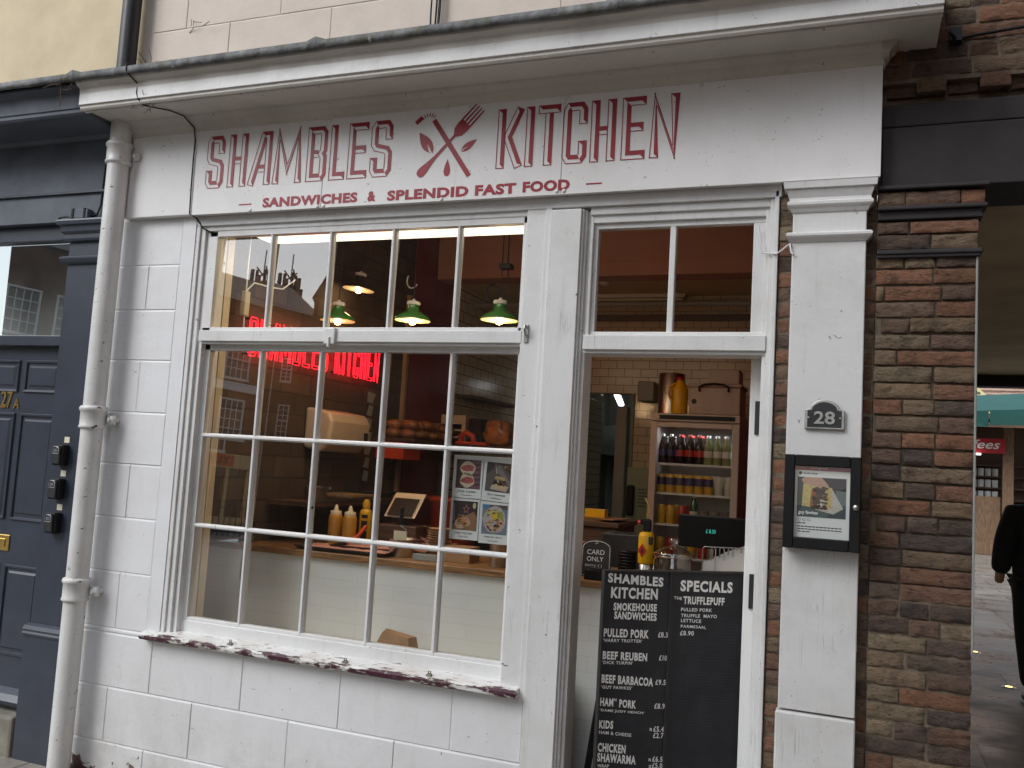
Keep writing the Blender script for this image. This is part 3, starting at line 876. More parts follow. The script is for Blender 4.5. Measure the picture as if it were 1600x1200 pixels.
sign = thing('shop_sign', 'white fascia sign with red shaded lettering and crossed fork emblem above the window', 'sign', (-1.7, -0.04, 2.72))
pan = MB()
for a, b in ((-3.045, -2.3135), (-2.3105, -1.1625), (-1.1595, 0.0565)):
    pan.box(a, b, -0.0445, -0.041, 2.708, 3.134)
pan.build('sign_panel', M['white_clean'], sign, bevel=0.001)
Y1, Y2 = -0.0456, -0.0462
bx1 = [(-2.980, -2.876), (-2.849, -2.742), (-2.728, -2.603), (-2.591, -2.430), (-2.406, -2.299), (-2.282, -2.198), (-2.186, -2.084), (-2.070, -1.960)]
bx2 = [(-1.456, -1.342), (-1.331, -1.286), (-1.274, -1.176), (-1.164, -1.058), (-1.044, -0.938), (-0.914, -0.816), (-0.798, -0.682)]
rd = MB(); t = 0.0185
for word, bxs in (('SHAMBLES', bx1), ('KITCHEN', bx2)):
    for q, b0, b1 in word_strokes(word, bxs, 2.834, 3.094, t):
        C, L, Rr, d = stroke_offsets(q, t, b0, b1)
        lit = Vector((0.75, 0.66))
        for i in range(len(q)-1):
            nn = Vector((-d[i].y, d[i].x))
            for side, sg in ((L, 1), (Rr, -1)):
                if (nn*sg).dot(lit) > 0.02:
                    rd.add([(C[i].x, Y1, C[i].y), (C[i+1].x, Y1, C[i+1].y), (side[i+1].x, Y1, side[i+1].y), (side[i].x, Y1, side[i].y)], [(0, 1, 2, 3)])
                a, b = side[i], side[i+1]
                o = -nn*sg*0.0036
                rd.add([(a.x, Y2, a.y), (b.x, Y2, b.y), (b.x+o.x, Y2, b.y+o.y), (a.x+o.x, Y2, a.y+o.y)], [(0, 1, 2, 3)])
        for i, bt, dr in ((0, b0, -d[0]), (-1, b1, d[-1])):
            if bt == 0:
                a, b, cc = L[i], Rr[i], C[i]
                if dr.dot(lit) > 0.02:
                    rd.add([(a.x, Y1, a.y), (b.x, Y1, b.y), (cc.x, Y1, cc.y)], [(0, 1, 2)])
                o = -dr*0.0036
                rd.add([(a.x, Y2, a.y), (b.x, Y2, b.y), (b.x+o.x, Y2, b.y+o.y), (a.x+o.x, Y2, a.y+o.y)], [(0, 1, 2, 3)])
rd.text('SANDWICHES', -2.632, 2.724, 0.512, 0.047, Y1, bold=0.05, spacing=1.08)
rd.text('&', -2.068, 2.724, 0.042, 0.047, Y1, bold=0.05)
rd.text('SPLENDID', -1.968, 2.722, 0.394, 0.047, Y1, bold=0.05, spacing=1.08)
rd.text('FAST', -1.544, 2.722, 0.188, 0.047, Y1, bold=0.05, spacing=1.08)
rd.text('FOOD', -1.327, 2.724, 0.206, 0.047, Y1, bold=0.05, spacing=1.08)
rd.box(-2.768, -2.695, Y1, Y1+0.0004, 2.742, 2.748); rd.box(-1.052, -0.985, Y1, Y1+0.0004, 2.742, 2.748)
rd.build('lettering', M['red_letter'], sign)
em = MB()
def flat(pts, y=Y1):
    em.poly([(x, y, z) for x, z in pts])
def blade(cx, cz, ang, length, r0, r1, n=12):
    """spoon-like tapering outline from (cx,cz) along ang"""
    u = Vector((math.cos(ang), math.sin(ang))); v = Vector((-u.y, u.x)); o = Vector((cx, cz)); pts = []
    for i in range(n+1):
        s = i/n
        pts.append(o + u*length*s + v*(r0*(1-s)**1.0 + r1*s + (r0*0.9)*math.sin(math.pi*min(1, s*1.6))*0.0))
    for i in range(n, -1, -1):
        s = i/n
        pts.append(o + u*length*s - v*(r0*(1-s) + r1*s))
    return [(p.x, p.y) for p in pts]
# knife / tap running top-left to bottom-right
def bar2(a, b, w):
    a, b = Vector(a), Vector(b); u = (b-a).normalized(); v = Vector((-u.y, u.x))*w/2
    flat([tuple(a+v), tuple(b+v), tuple(b-v), tuple(a-v)], Y1-0.0003)
bar2((-1.760, 3.074), (-1.577, 2.812), 0.022)
bar2((-1.848, 3.066), (-1.818, 3.090), 0.020)
for k in range(6):
    a = R(148 - k*21); cx, cz = -1.785, 3.072
    bar2((cx+0.026*math.cos(a), cz+0.020*math.sin(a)), (cx+0.042*math.cos(a), cz+0.036*math.sin(a)), 0.0045)
# fork and its bulb-ended handle
ux = Vector((0.70, 0.715)); vx = Vector((-0.715, 0.70))
def fk(s, w):
    p = Vector((-1.812, 2.836)) + ux*s + vx*w
    return (p.x, p.y)
flat([fk(-0.016, 0), fk(-0.012, 0.013), fk(0.0, 0.020), fk(0.02, 0.020), fk(0.05, 0.014), fk(0.10, 0.0075), fk(0.225, 0.006), fk(0.225, -0.006), fk(0.10, -0.0075), fk(0.05, -0.014), fk(0.02, -0.020), fk(0.0, -0.020), fk(-0.012, -0.013)], Y1-0.0006)
flat([fk(0.222, 0.006), fk(0.245, 0.026), fk(0.275, 0.030), fk(0.298, 0.029), fk(0.298, -0.029), fk(0.275, -0.030), fk(0.245, -0.026), fk(0.222, -0.006)], Y1-0.0006)
for w0 in (-0.0255, -0.0085, 0.0085, 0.0255):
    flat([fk(0.297, w0-0.0048), fk(0.385, w0*0.95-0.003), fk(0.39, w0*0.95), fk(0.385, w0*0.95+0.003), fk(0.297, w0+0.0048)], Y1-0.0006)
def leaf_(tip, base, wid, split):
    a, b = Vector(base), Vector(tip); u = b-a; v = Vector((-u.y, u.x)).normalized()
    n = 10; up_, dn = [], []
    for i in range(n+1):
        s = i/n; q = wid*math.sin(math.pi*min(1, s**0.8))
        up_.append(a+u*s+v*q); dn.append(a+u*s-v*q*0.9)
    flat([tuple(p) for p in up_] + [tuple(p) for p in reversed(dn[1:-1])])
    return a, u, v
leaf_((-1.828, 3.024), (-1.757, 2.926), 0.027, 1)
leaf_((-1.549, 2.972), (-1.622, 2.922), 0.017, 1)
flat([(-1.683, 2.893), (-1.672, 2.865), (-1.667, 2.840), (-1.671, 2.822), (-1.683, 2.815), (-1.695, 2.822), (-1.699, 2.840), (-1.694, 2.865)])
em.build('emblem', M['red_letter'], sign)
cut = MB()
cut.poly([(-1.757, Y1-0.0004, 2.920), (-1.763, Y1-0.0004, 2.930), (-1.785, Y1-0.0004, 2.968), (-1.777, Y1-0.0004, 2.935)])
cut.build('leaf_vein', M['white_clean'], sign)
cut = MB()
cut.poly([(-1.624, Y1-0.0004, 2.920), (-1.615, Y1-0.0004, 2.931), (-1.588, Y1-0.0004, 2.945), (-1.606, Y1-0.0004, 2.932)])
cut.build('leaf_vein', M['white_clean'], sign)
for x, z in ((-2.328, 3.118), (-2.296, 3.118), (-2.328, 2.716), (-2.296, 2.716), (-1.176, 3.112), (-1.145, 3.112), (-1.176, 2.722), (-1.145, 2.722), (-1.70, 2.716), (-1.70, 3.118), (-0.6, 3.116), (-2.7, 2.716)):
    MB().lathe((x, -0.0445, z), [(0.0085, 0), (0.0085, 0.002), (0.005, 0.004), (0.0, 0.0045)], 12, (0, -1, 0)).build('screw_cap', M['white'], sign)

# ================================================================== neon sign on the side wall
neon = thing('neon_sign', 'glowing red neon sign in outlined capitals on the side wall inside the window', 'neon sign', (-3.02, 1.07, 2.07))
ny = []
y = 0.385
for ch in 'SHAMBLES':
    wd = {'M': 0.110, 'I': 0.04}.get(ch, 0.082); ny.append((y, y+wd)); y += wd+0.012
y += 0.055; ny2 = []
for ch in 'KITCHEN':
    wd = {'I': 0.036}.get(ch, 0.076); ny2.append((y, y+wd)); y += wd+0.009
SN = (1.775-0.385)/(y-0.009-0.385)
nb = MB()
for word, bxs in (('SHAMBLES', ny), ('KITCHEN', ny2)):
    bxs = [(0.385+(a-0.385)*SN, 0.385+(b-0.385)*SN) for a, b in bxs]
    for q, b0, b1 in word_strokes(word, bxs, 2.075, 2.292, 0.016):
        C, L, Rr, d = stroke_offsets(q, 0.0090, b0, b1)
        loop = L + Rr[::-1]
        nb.tube([(-2.985, p.x, p.y) for p in loop], 0.0030, 6, closed=True)
nb.build('neon_tube', M['neon'], neon)
for yy in (0.40, 0.85, 1.25, 1.74):
    for zz_ in (2.09, 2.275):
        MB().cyl((-3.02, yy, zz_), (-2.985, yy, zz_), 0.006, 8).build('standoff', M['black_plastic'], neon)
nl = bpy.data.lights.new('neon_glow', 'AREA'); nl.shape = 'RECTANGLE'; nl.size = 1.35; nl.size_y = 0.2; nl.energy = 1.5; nl.color = (1.0, 0.03, 0.04)
no = bpy.data.objects.new('neon_glow', nl); COL.objects.link(no); no.parent = neon
no.location = (0.05, 0.0, 0.11); no.rotation_euler = (R(90), 0, R(90))

tr = thing('transformer', 'white plug-in transformer hanging on its cord above the neon sign', 'transformer', (-2.95, 0.30, 2.27))
MB().box(-2.965, -2.935, 0.275, 0.315, 2.27, 2.40).build('case', M['cream_reveal'], tr, bevel=0.006)
q = MB(); q.tube([(-2.95, 0.295, 2.40), (-2.948, 0.29, 2.5), (-2.945, 0.29, 2.62), (-2.94, 0.30, 3.28)], 0.004)
q.tube([(-2.95, 0.295, 2.40), (-2.93, 0.33, 2.45), (-2.88, 0.40, 2.44), (-2.84, 0.45, 2.44), (-2.80, 0.5, 2.50)], 0.004)
q.tube([(-2.95, 0.295, 2.27), (-2.952, 0.30, 2.2), (-2.97, 0.33, 2.12), (-2.99, 0.36, 2.10)], 0.005)
q.build('cord', M['paper'], tr)

# ================================================================== pipes, cables, small fittings on the front
dp = thing('white_downpipe', 'white cast iron downpipe with collars against the shop wall', 'downpipe', (-3.50, -0.08, 0.0))
zs = [(0.0, 0.895), (0.895, 1.72), (1.72, 3.20)]
pp = MB(); pp.lathe((-3.50, -0.082, 0.03), [(0.052, 0), (0.052, 3.16)], 28); pp.build('pipe', M['pipe_white'], dp)
for z in (0.875, 1.705, 3.035):
    pc = MB(); pc.lathe((-3.50, -0.082, z-0.06), [(0.053, 0), (0.062, 0.004), (0.064, 0.012), (0.060, 0.020), (0.060, 0.085), (0.066, 0.090), (0.067, 0.102), (0.062, 0.110), (0.054, 0.113)], 28)
    co = pc.build('collar', M['pipe_white'], dp)
    pe = MB(); pe.box(-3.46, -3.405, -0.045, -0.030, z-0.035, z+0.012); pe.lathe((-3.418, -0.045, z-0.012), [(0.022, 0), (0.022, 0.014), (0.010, 0.016), (0.010, 0.026), (0, 0.027)], 14, (0, -1, 0)); pe.cyl((-3.418, -0.03, z-0.012), (-3.418, 0.004, z-0.012), 0.012, 10)
    pe.build('lug', M['pipe_white'], co, bevel=0.003)
sh = MB(); sh.lathe((-3.50, -0.082, -0.01), [(0.075, 0), (0.072, 0.02), (0.054, 0.045)], 24); sh.build('shoe', M['step_stone'], dp)
bd = thing('black_downpipe', 'black iron downpipe rising from the lead ledge between yellow and pink render', 'downpipe', (-3.53, -0.06, 3.36))
MB().lathe((-3.535, -0.062, 3.36), [(0.046, 0), (0.046, 3.0)], 24).build('pipe', M['black_iron'], bd)
MB().lathe((-3.535, -0.062, 3.352), [(0.062, 0), (0.060, 0.018), (0.050, 0.026), (0.050, 0.04)], 24).build('collar', M['lead'], bd)

cb = MB()
path = [(-3.225, -0.02, 3.44), (-3.21, -0.375, 3.345), (-3.208, -0.374, 3.315), (-3.195, -0.362, 3.29), (-3.190, -0.312, 3.268), (-3.19, -0.316, 3.225), (-3.18, -0.312, 3.195), (-3.165, -0.29, 3.172), (-3.11, -0.18, 3.185), (-3.085, -0.115, 3.183), (-3.06, -0.062, 3.140), (-3.058, -0.050, 3.08), (-3.062, -0.047, 2.98), (-3.060, -0.047, 2.86), (-3.055, -0.047, 2.715), (-3.04, -0.010, 2.700), (-3.01, 0.004, 2.655), (-2.97, 0.014, 2.636), (-2.93, 0.02, 2.632)]
cb.tube(path, 0.0034)
tag(cb.build('cable', M['black_plastic']), 'thin black cable hanging from the ledge over cornice and sign to the window corner', 'cable')
cl = MB()
loop = [(-1.80 + 0.022*math.sin(a)*(1 + 0.0), -0.03, 3.60 + 0.17*math.cos(a)) for a in [k*2*math.pi/28 for k in range(28)]]
cl.tube(loop, 0.004, closed=True)
cl.tube([(-1.795, -0.02, 4.6), (-1.797, -0.02, 4.0), (-1.80, -0.025, 3.42)], 0.0045); cl.tube([(-1.782, -0.02, 4.6), (-1.785, -0.022, 3.9), (-1.786, -0.028, 3.46)], 0.0035)
tag(cl.build('cable_loop', M['black_plastic']), 'coiled grey cable loop hanging on the pink render above the cornice', 'cable')
wr = MB()
wr.tube([(-0.372, 0.02, 2.56), (-0.362, 0.012, 2.50), (-0.352, 0.006, 2.452), (-0.325, -0.002, 2.446), (-0.30, -0.012, 2.442), (-0.285, -0.016, 2.450), (-0.262, -0.028, 2.466), (-0.250, -0.044, 2.470), (-0.245, -0.040, 2.440), (-0.238, -0.045, 2.43)], 0.0035)
tag(wr.build('wire', M['white']), 'thin white wire strung from the fanlight corner across to the pilaster', 'wire')
hk = MB(); hk.box(-1.300, -1.282, -0.002, 0.006, 2.10, 2.175); hk.tube([(-1.291, -0.002, 2.165), (-1.291, -0.022, 2.17), (-1.289, -0.026, 2.155), (-1.291, -0.008, 2.13)], 0.005)
tag(hk.build('hook', M['pewter'], bevel=0.002), 'small rusty hook plate on the frame at the upper sash corner', 'hook')

# house number plaque
pq = thing('number_plaque', 'black arched house number plaque with raised pewter 28 on the white pilaster', 'plaque', (-0.112, -0.037, 1.785))
def arch_out(s, y):
    pts = [(-0.068, 0.0), (0.068, 0.0), (0.068, 0.070), (0.050, 0.073)]
    for k in range(13):
        a = R(25 + k*(130/12)); pts.append((0.052*math.cos(a), 0.066 + 0.040*math.sin(a)))
    pts += [(-0.050, 0.073), (-0.068, 0.070)]
    cx, cz = 0.0, 0.045
    return [(-0.112 + x*s, y, 1.786 + cz + (z-cz)*s) for x, z in pts]
MB().prism(arch_out(1.0, -0.036), (0, -0.012, 0)).build('rim', M['pewter'], pq, bevel=0.002)
MB().prism(arch_out(0.86, -0.048), (0, -0.0012, 0)).build('plate', M['black_iron'], pq)
MB().text('28', -0.112-0.036, 1.804, 0.072, 0.046, -0.0494, bold=0.02, thick=0.005).build('numerals', M['pewter'], pq)
for x in (-0.172+0.006, -0.058-0.000):
    MB().lathe((x, -0.049, 1.826), [(0.0045, 0), (0.003, 0.0025), (0, 0.003)], 10, (0, -1, 0)).build('screw', M['pewter'], pq)

# framed menu case
mc = thing('menu_case', 'black framed menu case with a sandwich photo hung on the white pilaster', 'menu case', (-0.112, -0.037, 1.36))
f_ = MB(); x0, x1, z0, z1 = -0.240, 0.017, 1.360, 1.690
f_.box(x0, x0+0.036, -0.100, -0.037, z0, z1); f_.box(x1-0.036, x1, -0.100, -0.037, z0, z1)
f_.box(x0+0.036, x1-0.036, -0.100, -0.037, z0, z0+0.040); f_.box(x0+0.036, x1-0.036, -0.100, -0.037, z1-0.040, z1)
f_.box(x0+0.03, x1-0.03, -0.06, -0.037, z0+0.03, z1-0.03)
f_.build('frame', M['black_plastic'], mc, bevel=0.004)
MB().lathe((0.001, -0.100, 1.515), [(0.011, 0), (0.011, 0.004), (0.008, 0.008), (0.0, 0.009)], 16, (0, -1, 0)).build('lock', M['steel'], mc)
pgx0, pgx1 = -0.204, -0.020
MB().box(pgx0, pgx1, -0.082, -0.062, 1.400, 1.650).build('poster', M['paper'], mc)
po = bpy.data.objects['poster']
bn = MB()
for k in range(12):
    a, b = pgx0 + k*(pgx1-pgx0)/12, pgx0 + (k+1)*(pgx1-pgx0)/12
    u = k/11; bn.col = (0.50-0.18*u, 0.05-0.01*u, 0.02+0.20*u)
    bn.quad((a, -0.0825, 1.636), (b, -0.0825, 1.636), (b, -0.0825, 1.650), (a, -0.0825, 1.650))
g = N('printed colours'); at = g.n('Attribute', attribute_name='tone'); g.base(g.mix(g.math('MULTIPLY', g.ramp(g.noise(160.0, 4.0, 0.7), 0.3, 0.75), 0.35), at.outputs['Color'], (0.10, 0.06, 0.04))); g.set(Roughness=0.45)
M['print'] = g.m
bn.build('header', M['print'], po, colours=True)
ink = MB()
ink.text('Shambles Kitchen', -0.176, 1.623, 0.048, 0.006, -0.0826, bold=0.03)
ink.lathe((-0.186, -0.0822, 1.626), [(0.006, 0), (0.0045, 0.0006)], 14, (0, -1, 0))
for z, w in ((1.448, 0.030), (1.436, 0.150), (1.427, 0.150), (1.418, 0.046)):
    n = int(w/0.012)
    for k in range(n):
        ink.box(-0.192 + k*w/n, -0.192 + (k+0.82)*w/n, -0.0825, -0.0822, z, z+0.0035)
for k in range(3):
    ink.tube([(-0.186+k*0.016+0.005*math.cos(a), -0.0825, 1.462+0.0045*math.sin(a)) for a in [q_*2*math.pi/10 for q_ in range(10)]], 0.0006, 4, closed=True)
ink.build('print', M['print_black'], po)

def food_photo(mb, x0, x1, z0, z1, y, kind):
    """printed snapshot built from small coloured shapes in the plane of the paper"""
    W_, H_ = x1-x0, z1-z0
    def P(u, v): return (x0+u*W_, z0+v*H_)
    def shape(col, pts, lay):
        mb.col = col; mb.poly([(P(u, v)[0], y-0.0002*lay, P(u, v)[1]) for u, v in pts])
    def blob(col, u, v, ru, rv, lay, n=9, jit=0.25, rot=0):
        pts = []
        for k in range(n):
            a = 2*math.pi*k/n; r = 1+random.uniform(-jit, jit)
            du, dv = ru*r*math.cos(a), rv*r*math.sin(a)
            pts.append((min(0.99, max(0.01, u+du*math.cos(rot)-dv*math.sin(rot))), min(0.99, max(0.01, v+du*math.sin(rot)+dv*math.cos(rot)))))
        shape(col, pts, lay)
    def j(c, s=0.25): return tuple(max(0, q*random.uniform(1-s, 1+s)) for q in c)
    sq = [(0, 0), (1, 0), (1, 1), (0, 1)]
    if kind == 'wrap':
        shape((0.035, 0.05, 0.06), sq, 1)
        shape((0.10, 0.16, 0.17), [(0.75, 0.2), (1, 0.35), (1, 0.75), (0.8, 0.7)], 2)
        shape((0.02, 0.025, 0.05), [(0.6, 0.72), (1, 0.68), (1, 1), (0.45, 1)], 2)
        shape((0.07, 0.11, 0.11), [(0.0, 0.0), (0.6, 0.0), (0.7, 0.15), (0.1, 0.25)], 2)
        shape((0.55, 0.33, 0.24), [(0.08, 0.93), (0.15, 1.0), (0.5, 1.0), (0.65, 0.8), (0.55, 0.72), (0.15, 0.80)], 3)
        shape((0.55, 0.52, 0.45), [(0.35, 0.2), (0.75, 0.10), (0.95, 0.25), (0.72, 0.72), (0.6, 0.7)], 4)
        shape((0.60, 0.50, 0.20), [(0.10, 0.27), (0.28, 0.25), (0.42, 0.78), (0.12, 0.82)], 5)
        shape((0.60, 0.47, 0.18), [(0.55, 0.22), (0.70, 0.25), (0.72, 0.75), (0.60, 0.78)], 5)
        shape((0.34, 0.08, 0.02), [(0.26, 0.27), (0.33, 0.27), (0.40, 0.72), (0.30, 0.72)], 6)
        for k in range(46):
            blob(j((0.07, 0.035, 0.02), 0.5), random.uniform(0.34, 0.60), random.uniform(0.22, 0.76), 0.05, 0.035, 7+k % 3, 6)
        for k in range(26):
            blob(j((0.45, 0.30, 0.10), 0.4), random.choice((random.uniform(0.12, 0.30), random.uniform(0.58, 0.70))), random.uniform(0.28, 0.76), 0.014, 0.014, 8, 5)
        blob((0.60, 0.58, 0.5), 0.50, 0.32, 0.03, 0.05, 11)
    elif kind == 'reuben':
        shape((0.045, 0.02, 0.03), sq, 1)
        for k in range(6):
            shape((0.16, 0.075, 0.11), [(0.62, k*0.17), (1, k*0.17+0.02), (1, k*0.17+0.14), (0.62, k*0.17+0.11)], 2)
        for cv in (0.70, 0.28):
            blob((0.62, 0.52, 0.36), 0.47, cv, 0.30, 0.25, 3, 14, 0.08)
            blob((0.42, 0.06, 0.07), 0.47, cv, 0.26, 0.12, 4, 12, 0.15)
            for k in range(26):
                blob(j((0.50, 0.16, 0.15), 0.5), 0.47+random.uniform(-0.22, 0.22), cv+random.uniform(-0.08, 0.08), 0.03, 0.02, 5, 5)
            for k in range(16):
                blob(j((0.55, 0.45, 0.30), 0.3), 0.47+random.uniform(-0.22, 0.22), cv+random.choice((-1, 1))*random.uniform(0.15, 0.2), 0.025, 0.02, 5, 5)
    elif kind == 'street':
        shape((0.10, 0.085, 0.085), sq, 1)
        shape((0.03, 0.028, 0.035), [(0, 0.55), (0.3, 0.8), (0.3, 1), (0, 1)], 2)
        shape((0.20, 0.18, 0.17), [(0.35, 0.75), (0.48, 0.95), (1.0, 0.35), (1.0, 0.2)], 2)
        shape((0.45, 0.42, 0.38), [(0.40, 0.62), (0.44, 0.62), (0.36, 0.92), (0.34, 0.92)], 3)
        shape((0.05, 0.03, 0.03), [(0.5, 0.95), (1, 0.6), (1, 1), (0.5, 1)], 3)
        for k in range(12):
            blob(j((0.40, 0.30, 0.12), 0.6), random.uniform(0.5, 0.98), random.uniform(0.82, 0.97), 0.03, 0.03, 4, 5)
        shape((0.55, 0.42, 0.33), [(0.2, 0.08), (0.85, 0.04), (0.95, 0.22), (0.3, 0.30)], 4)
        shape((0.60, 0.46, 0.24), [(0.32, 0.14), (0.80, 0.10), (0.82, 0.24), (0.32, 0.27)], 5)
        shape((0.50, 0.34, 0.14), [(0.36, 0.44), (0.78, 0.40), (0.76, 0.52), (0.38, 0.54)], 5)
        for k in range(24):
            blob(j((0.13, 0.045, 0.025), 0.5), random.uniform(0.30, 0.78), random.uniform(0.25, 0.42), 0.04, 0.035, 6, 6)
        blob((0.6, 0.5, 0.4), 0.5, 0.38, 0.03, 0.07, 7)
    elif kind == 'fries':
        shape((0.018, 0.012, 0.018), sq, 1)
        shape((0.18, 0.15, 0.16), [(0, 0.3), (0.10, 0.3), (0.08, 0.9), (0, 0.9)], 2)
        shape((0.24, 0.13, 0.06), [(0, 0.0), (1, 0.0), (1, 0.25), (0.0, 0.2)], 2)
        shape((0.30, 0.16, 0.075), [(0.5, 0.48), (0.85, 0.65), (1, 0.45), (0.95, 0.05), (0.72, 0.02)], 3)
        star = []
        for k in range(10):
            a = R(90+36*k); r = 0.17 if k % 2 == 0 else 0.075
            star.append((0.55+r*0.9*math.cos(a), 0.72+r*math.sin(a)))
        shape((0.60, 0.20, 0.14), star, 3)
        shape((0.015, 0.01, 0.015), [(0.55+(u-0.55)*0.72, 0.72+(v-0.72)*0.72) for u, v in star], 4)
        blob((0.62, 0.58, 0.30), 0.87, 0.86, 0.07, 0.11, 4, 8, 0.1)
        blob((0.60, 0.36, 0.28), 0.42, 0.25, 0.34, 0.20, 4, 10, 0.12, 0.3)
        for k in range(40):
            blob(j((0.55, 0.33, 0.09), 0.35), random.uniform(0.18, 0.64), random.uniform(0.12, 0.50), 0.06, 0.02, 6, 6, 0.2, random.uniform(0, 3))
        for k in range(14):
            blob(j((0.38, 0.11, 0.03), 0.4), random.uniform(0.25, 0.6), random.uniform(0.2, 0.44), 0.04, 0.025, 7, 6)
    else:
        shape((0.17, 0.22, 0.30), sq, 1)
        shape((0.10, 0.07, 0.06), [(0.3, 0.9), (1, 0.85), (1, 1), (0.3, 1)], 2)
        shape((0.05, 0.22, 0.42), [(0, 0.88), (0.28, 0.86), (0.28, 1), (0, 1)], 2)
        blob((0.50, 0.44, 0.44), 0.5, 0.5, 0.47, 0.46, 3, 12, 0.06)
        for k in range(46):
            blob(j((0.58, 0.40, 0.15), 0.3), random.uniform(0.12, 0.88), random.uniform(0.12, 0.86), 0.07, 0.03, 4, 6, 0.2, random.uniform(0, 3))
        for k in range(26):
            blob(j((0.52, 0.22, 0.13), 0.4), random.uniform(0.2, 0.85), random.uniform(0.1, 0.6), 0.06, 0.04, 5, 6)
        blob((0.65, 0.45, 0.03), 0.52, 0.62, 0.16, 0.13, 6, 9, 0.15)
        blob((0.55, 0.50, 0.18), 0.40, 0.74, 0.24, 0.06, 6, 9, 0.15, 0.2)
        blob((0.35, 0.33, 0.07), 0.74, 0.66, 0.10, 0.15, 6, 8, 0.15, 0.5)
        for k in range(12):
            blob(j((0.22, 0.07, 0.04), 0.3), random.uniform(0.3, 0.8), random.uniform(0.12, 0.5), 0.025, 0.025, 7, 5)
ph = MB(); food_photo(ph, -0.195, -0.032, 1.472, 1.612, -0.0824, 'wrap'); ph.build('photo', M['print'], po, colours=True)
MB().text('guy fawkes', -0.190, 1.478, 0.066, 0.016, -0.0852, bold=0.03).build('caption', M['paper'], po)
MB().quad((pgx0-0.004, -0.092, 1.396), (pgx1+0.004, -0.092, 1.396), (pgx1+0.004, -0.092, 1.654), (pgx0-0.004, -0.092, 1.654)).build('glass', M['glass_plain'], mc)
MB().text('Instagram', -0.150, 1.640, 0.055, 0.008, -0.0828, bold=0.01).build('banner_print', M['paper'], po)

# snapshots taped inside the window
sheet = thing('photo_sheet', 'white backing sheet taped inside the lower right window pane', 'sheet', (-1.495, 0.108, 1.26))
MB().box(-1.632, -1.350, 0.112, 0.114, 1.262, 1.622).build('card', M['paper'], sheet)
pol = [('reuben', -1.628, 1.440, -0.5, "DICK TURPIN", "Reuben", 'snapshot of a halved pink-filled sandwich, top left on the window sheet'),
       ('street', -1.492, 1.437, -3.0, "GUY FAWKES", "Beef Barbacoa", 'snapshot of a beef roll held over a street, top right on the window sheet'),
       ('fries', -1.632, 1.262, 0.0, "'HARRY TROTTER'", "Pulled Pork", 'snapshot of a loaded tray with a red star, bottom left on the window sheet'),
       ('tray', -1.494, 1.255, 0.0, "'DAME JUDY HENCH'", "Pork & Sandwich", 'snapshot of a heaped yellow and pink tray, bottom right on the window sheet')]
for kind, x, z, tilt, a, b, lab in pol:
    s_ = thing('photo_card', lab, 'photo', (x, 0.106, z), 0, 'food snapshots in the window', local=True)
    s_.rotation_euler = (0, R(-tilt), 0)
    Wc, Hc = 0.134, 0.172
    MB().box(0, Wc, 0.001, 0.003, 0, Hc).build('card', M['paper'], s_)
    q = MB(); food_photo(q, 0.011, Wc-0.008, 0.040, Hc-0.008, 0.0006, kind); q.build('photo', M['print'], s_, colours=True)
    q = MB(); q.text(a, 0.025, 0.023, 0.082, 0.008, 0.0004, bold=0.02); q.text(b, 0.042, 0.009, 0.048, 0.007, 0.0004, bold=0.0); q.build('caption', M['print_black'], s_)

# ================================================================== two-panel letter board standing in the doorway
mb_ = thing('menu_board', 'black two-panel letter board listing sandwiches, prices and specials in the doorway', 'menu board', (-0.92021, 0.040, 0.0), 0.70604, local=True)
ZB, ZT, XM, XE = 0.03, 1.2027, 0.304, 0.659
p = MB(); p.box(0.006, XM-0.004, 0.002, 0.012, ZB, ZT-0.006); p.build('letter_panel', M['felt'], mb_)
p = MB(); p.box(XM+0.006, XE-0.006, 0.002, 0.012, ZB, ZT-0.006); p.build('letter_panel', M['felt'], mb_)
f = MB()
for x0, x1 in ((0, 0.008), (XM-0.006, XM+0.001), (XM+0.002, XM+0.009), (XE-0.008, XE)):
    f.box(x0, x1, -0.005, 0.02, ZB-0.02, ZT)
for a, b in ((0.008, XM-0.006), (XM+0.009, XE-0.008)):
    f.box(a, b, -0.005, 0.02, ZT-0.008, ZT); f.box(a, b, -0.005, 0.02, ZB-0.02, ZB)
f.build('frame', M['black_wood'], mb_, bevel=0.0015)
f = MB(); f.box(0.05, 0.075, 0.02, 0.30, 0.0, 0.02); f.box(0.58, 0.605, 0.02, 0.10, 0.0, 0.02); f.prism([(0.05, 0.021, 1.0), (0.05, 0.034, 1.0), (0.05, 0.305, 0.0), (0.05, 0.290, 0.0)], (0.025, 0, 0))
f.build('easel_leg', M['black_wood'], mb_)
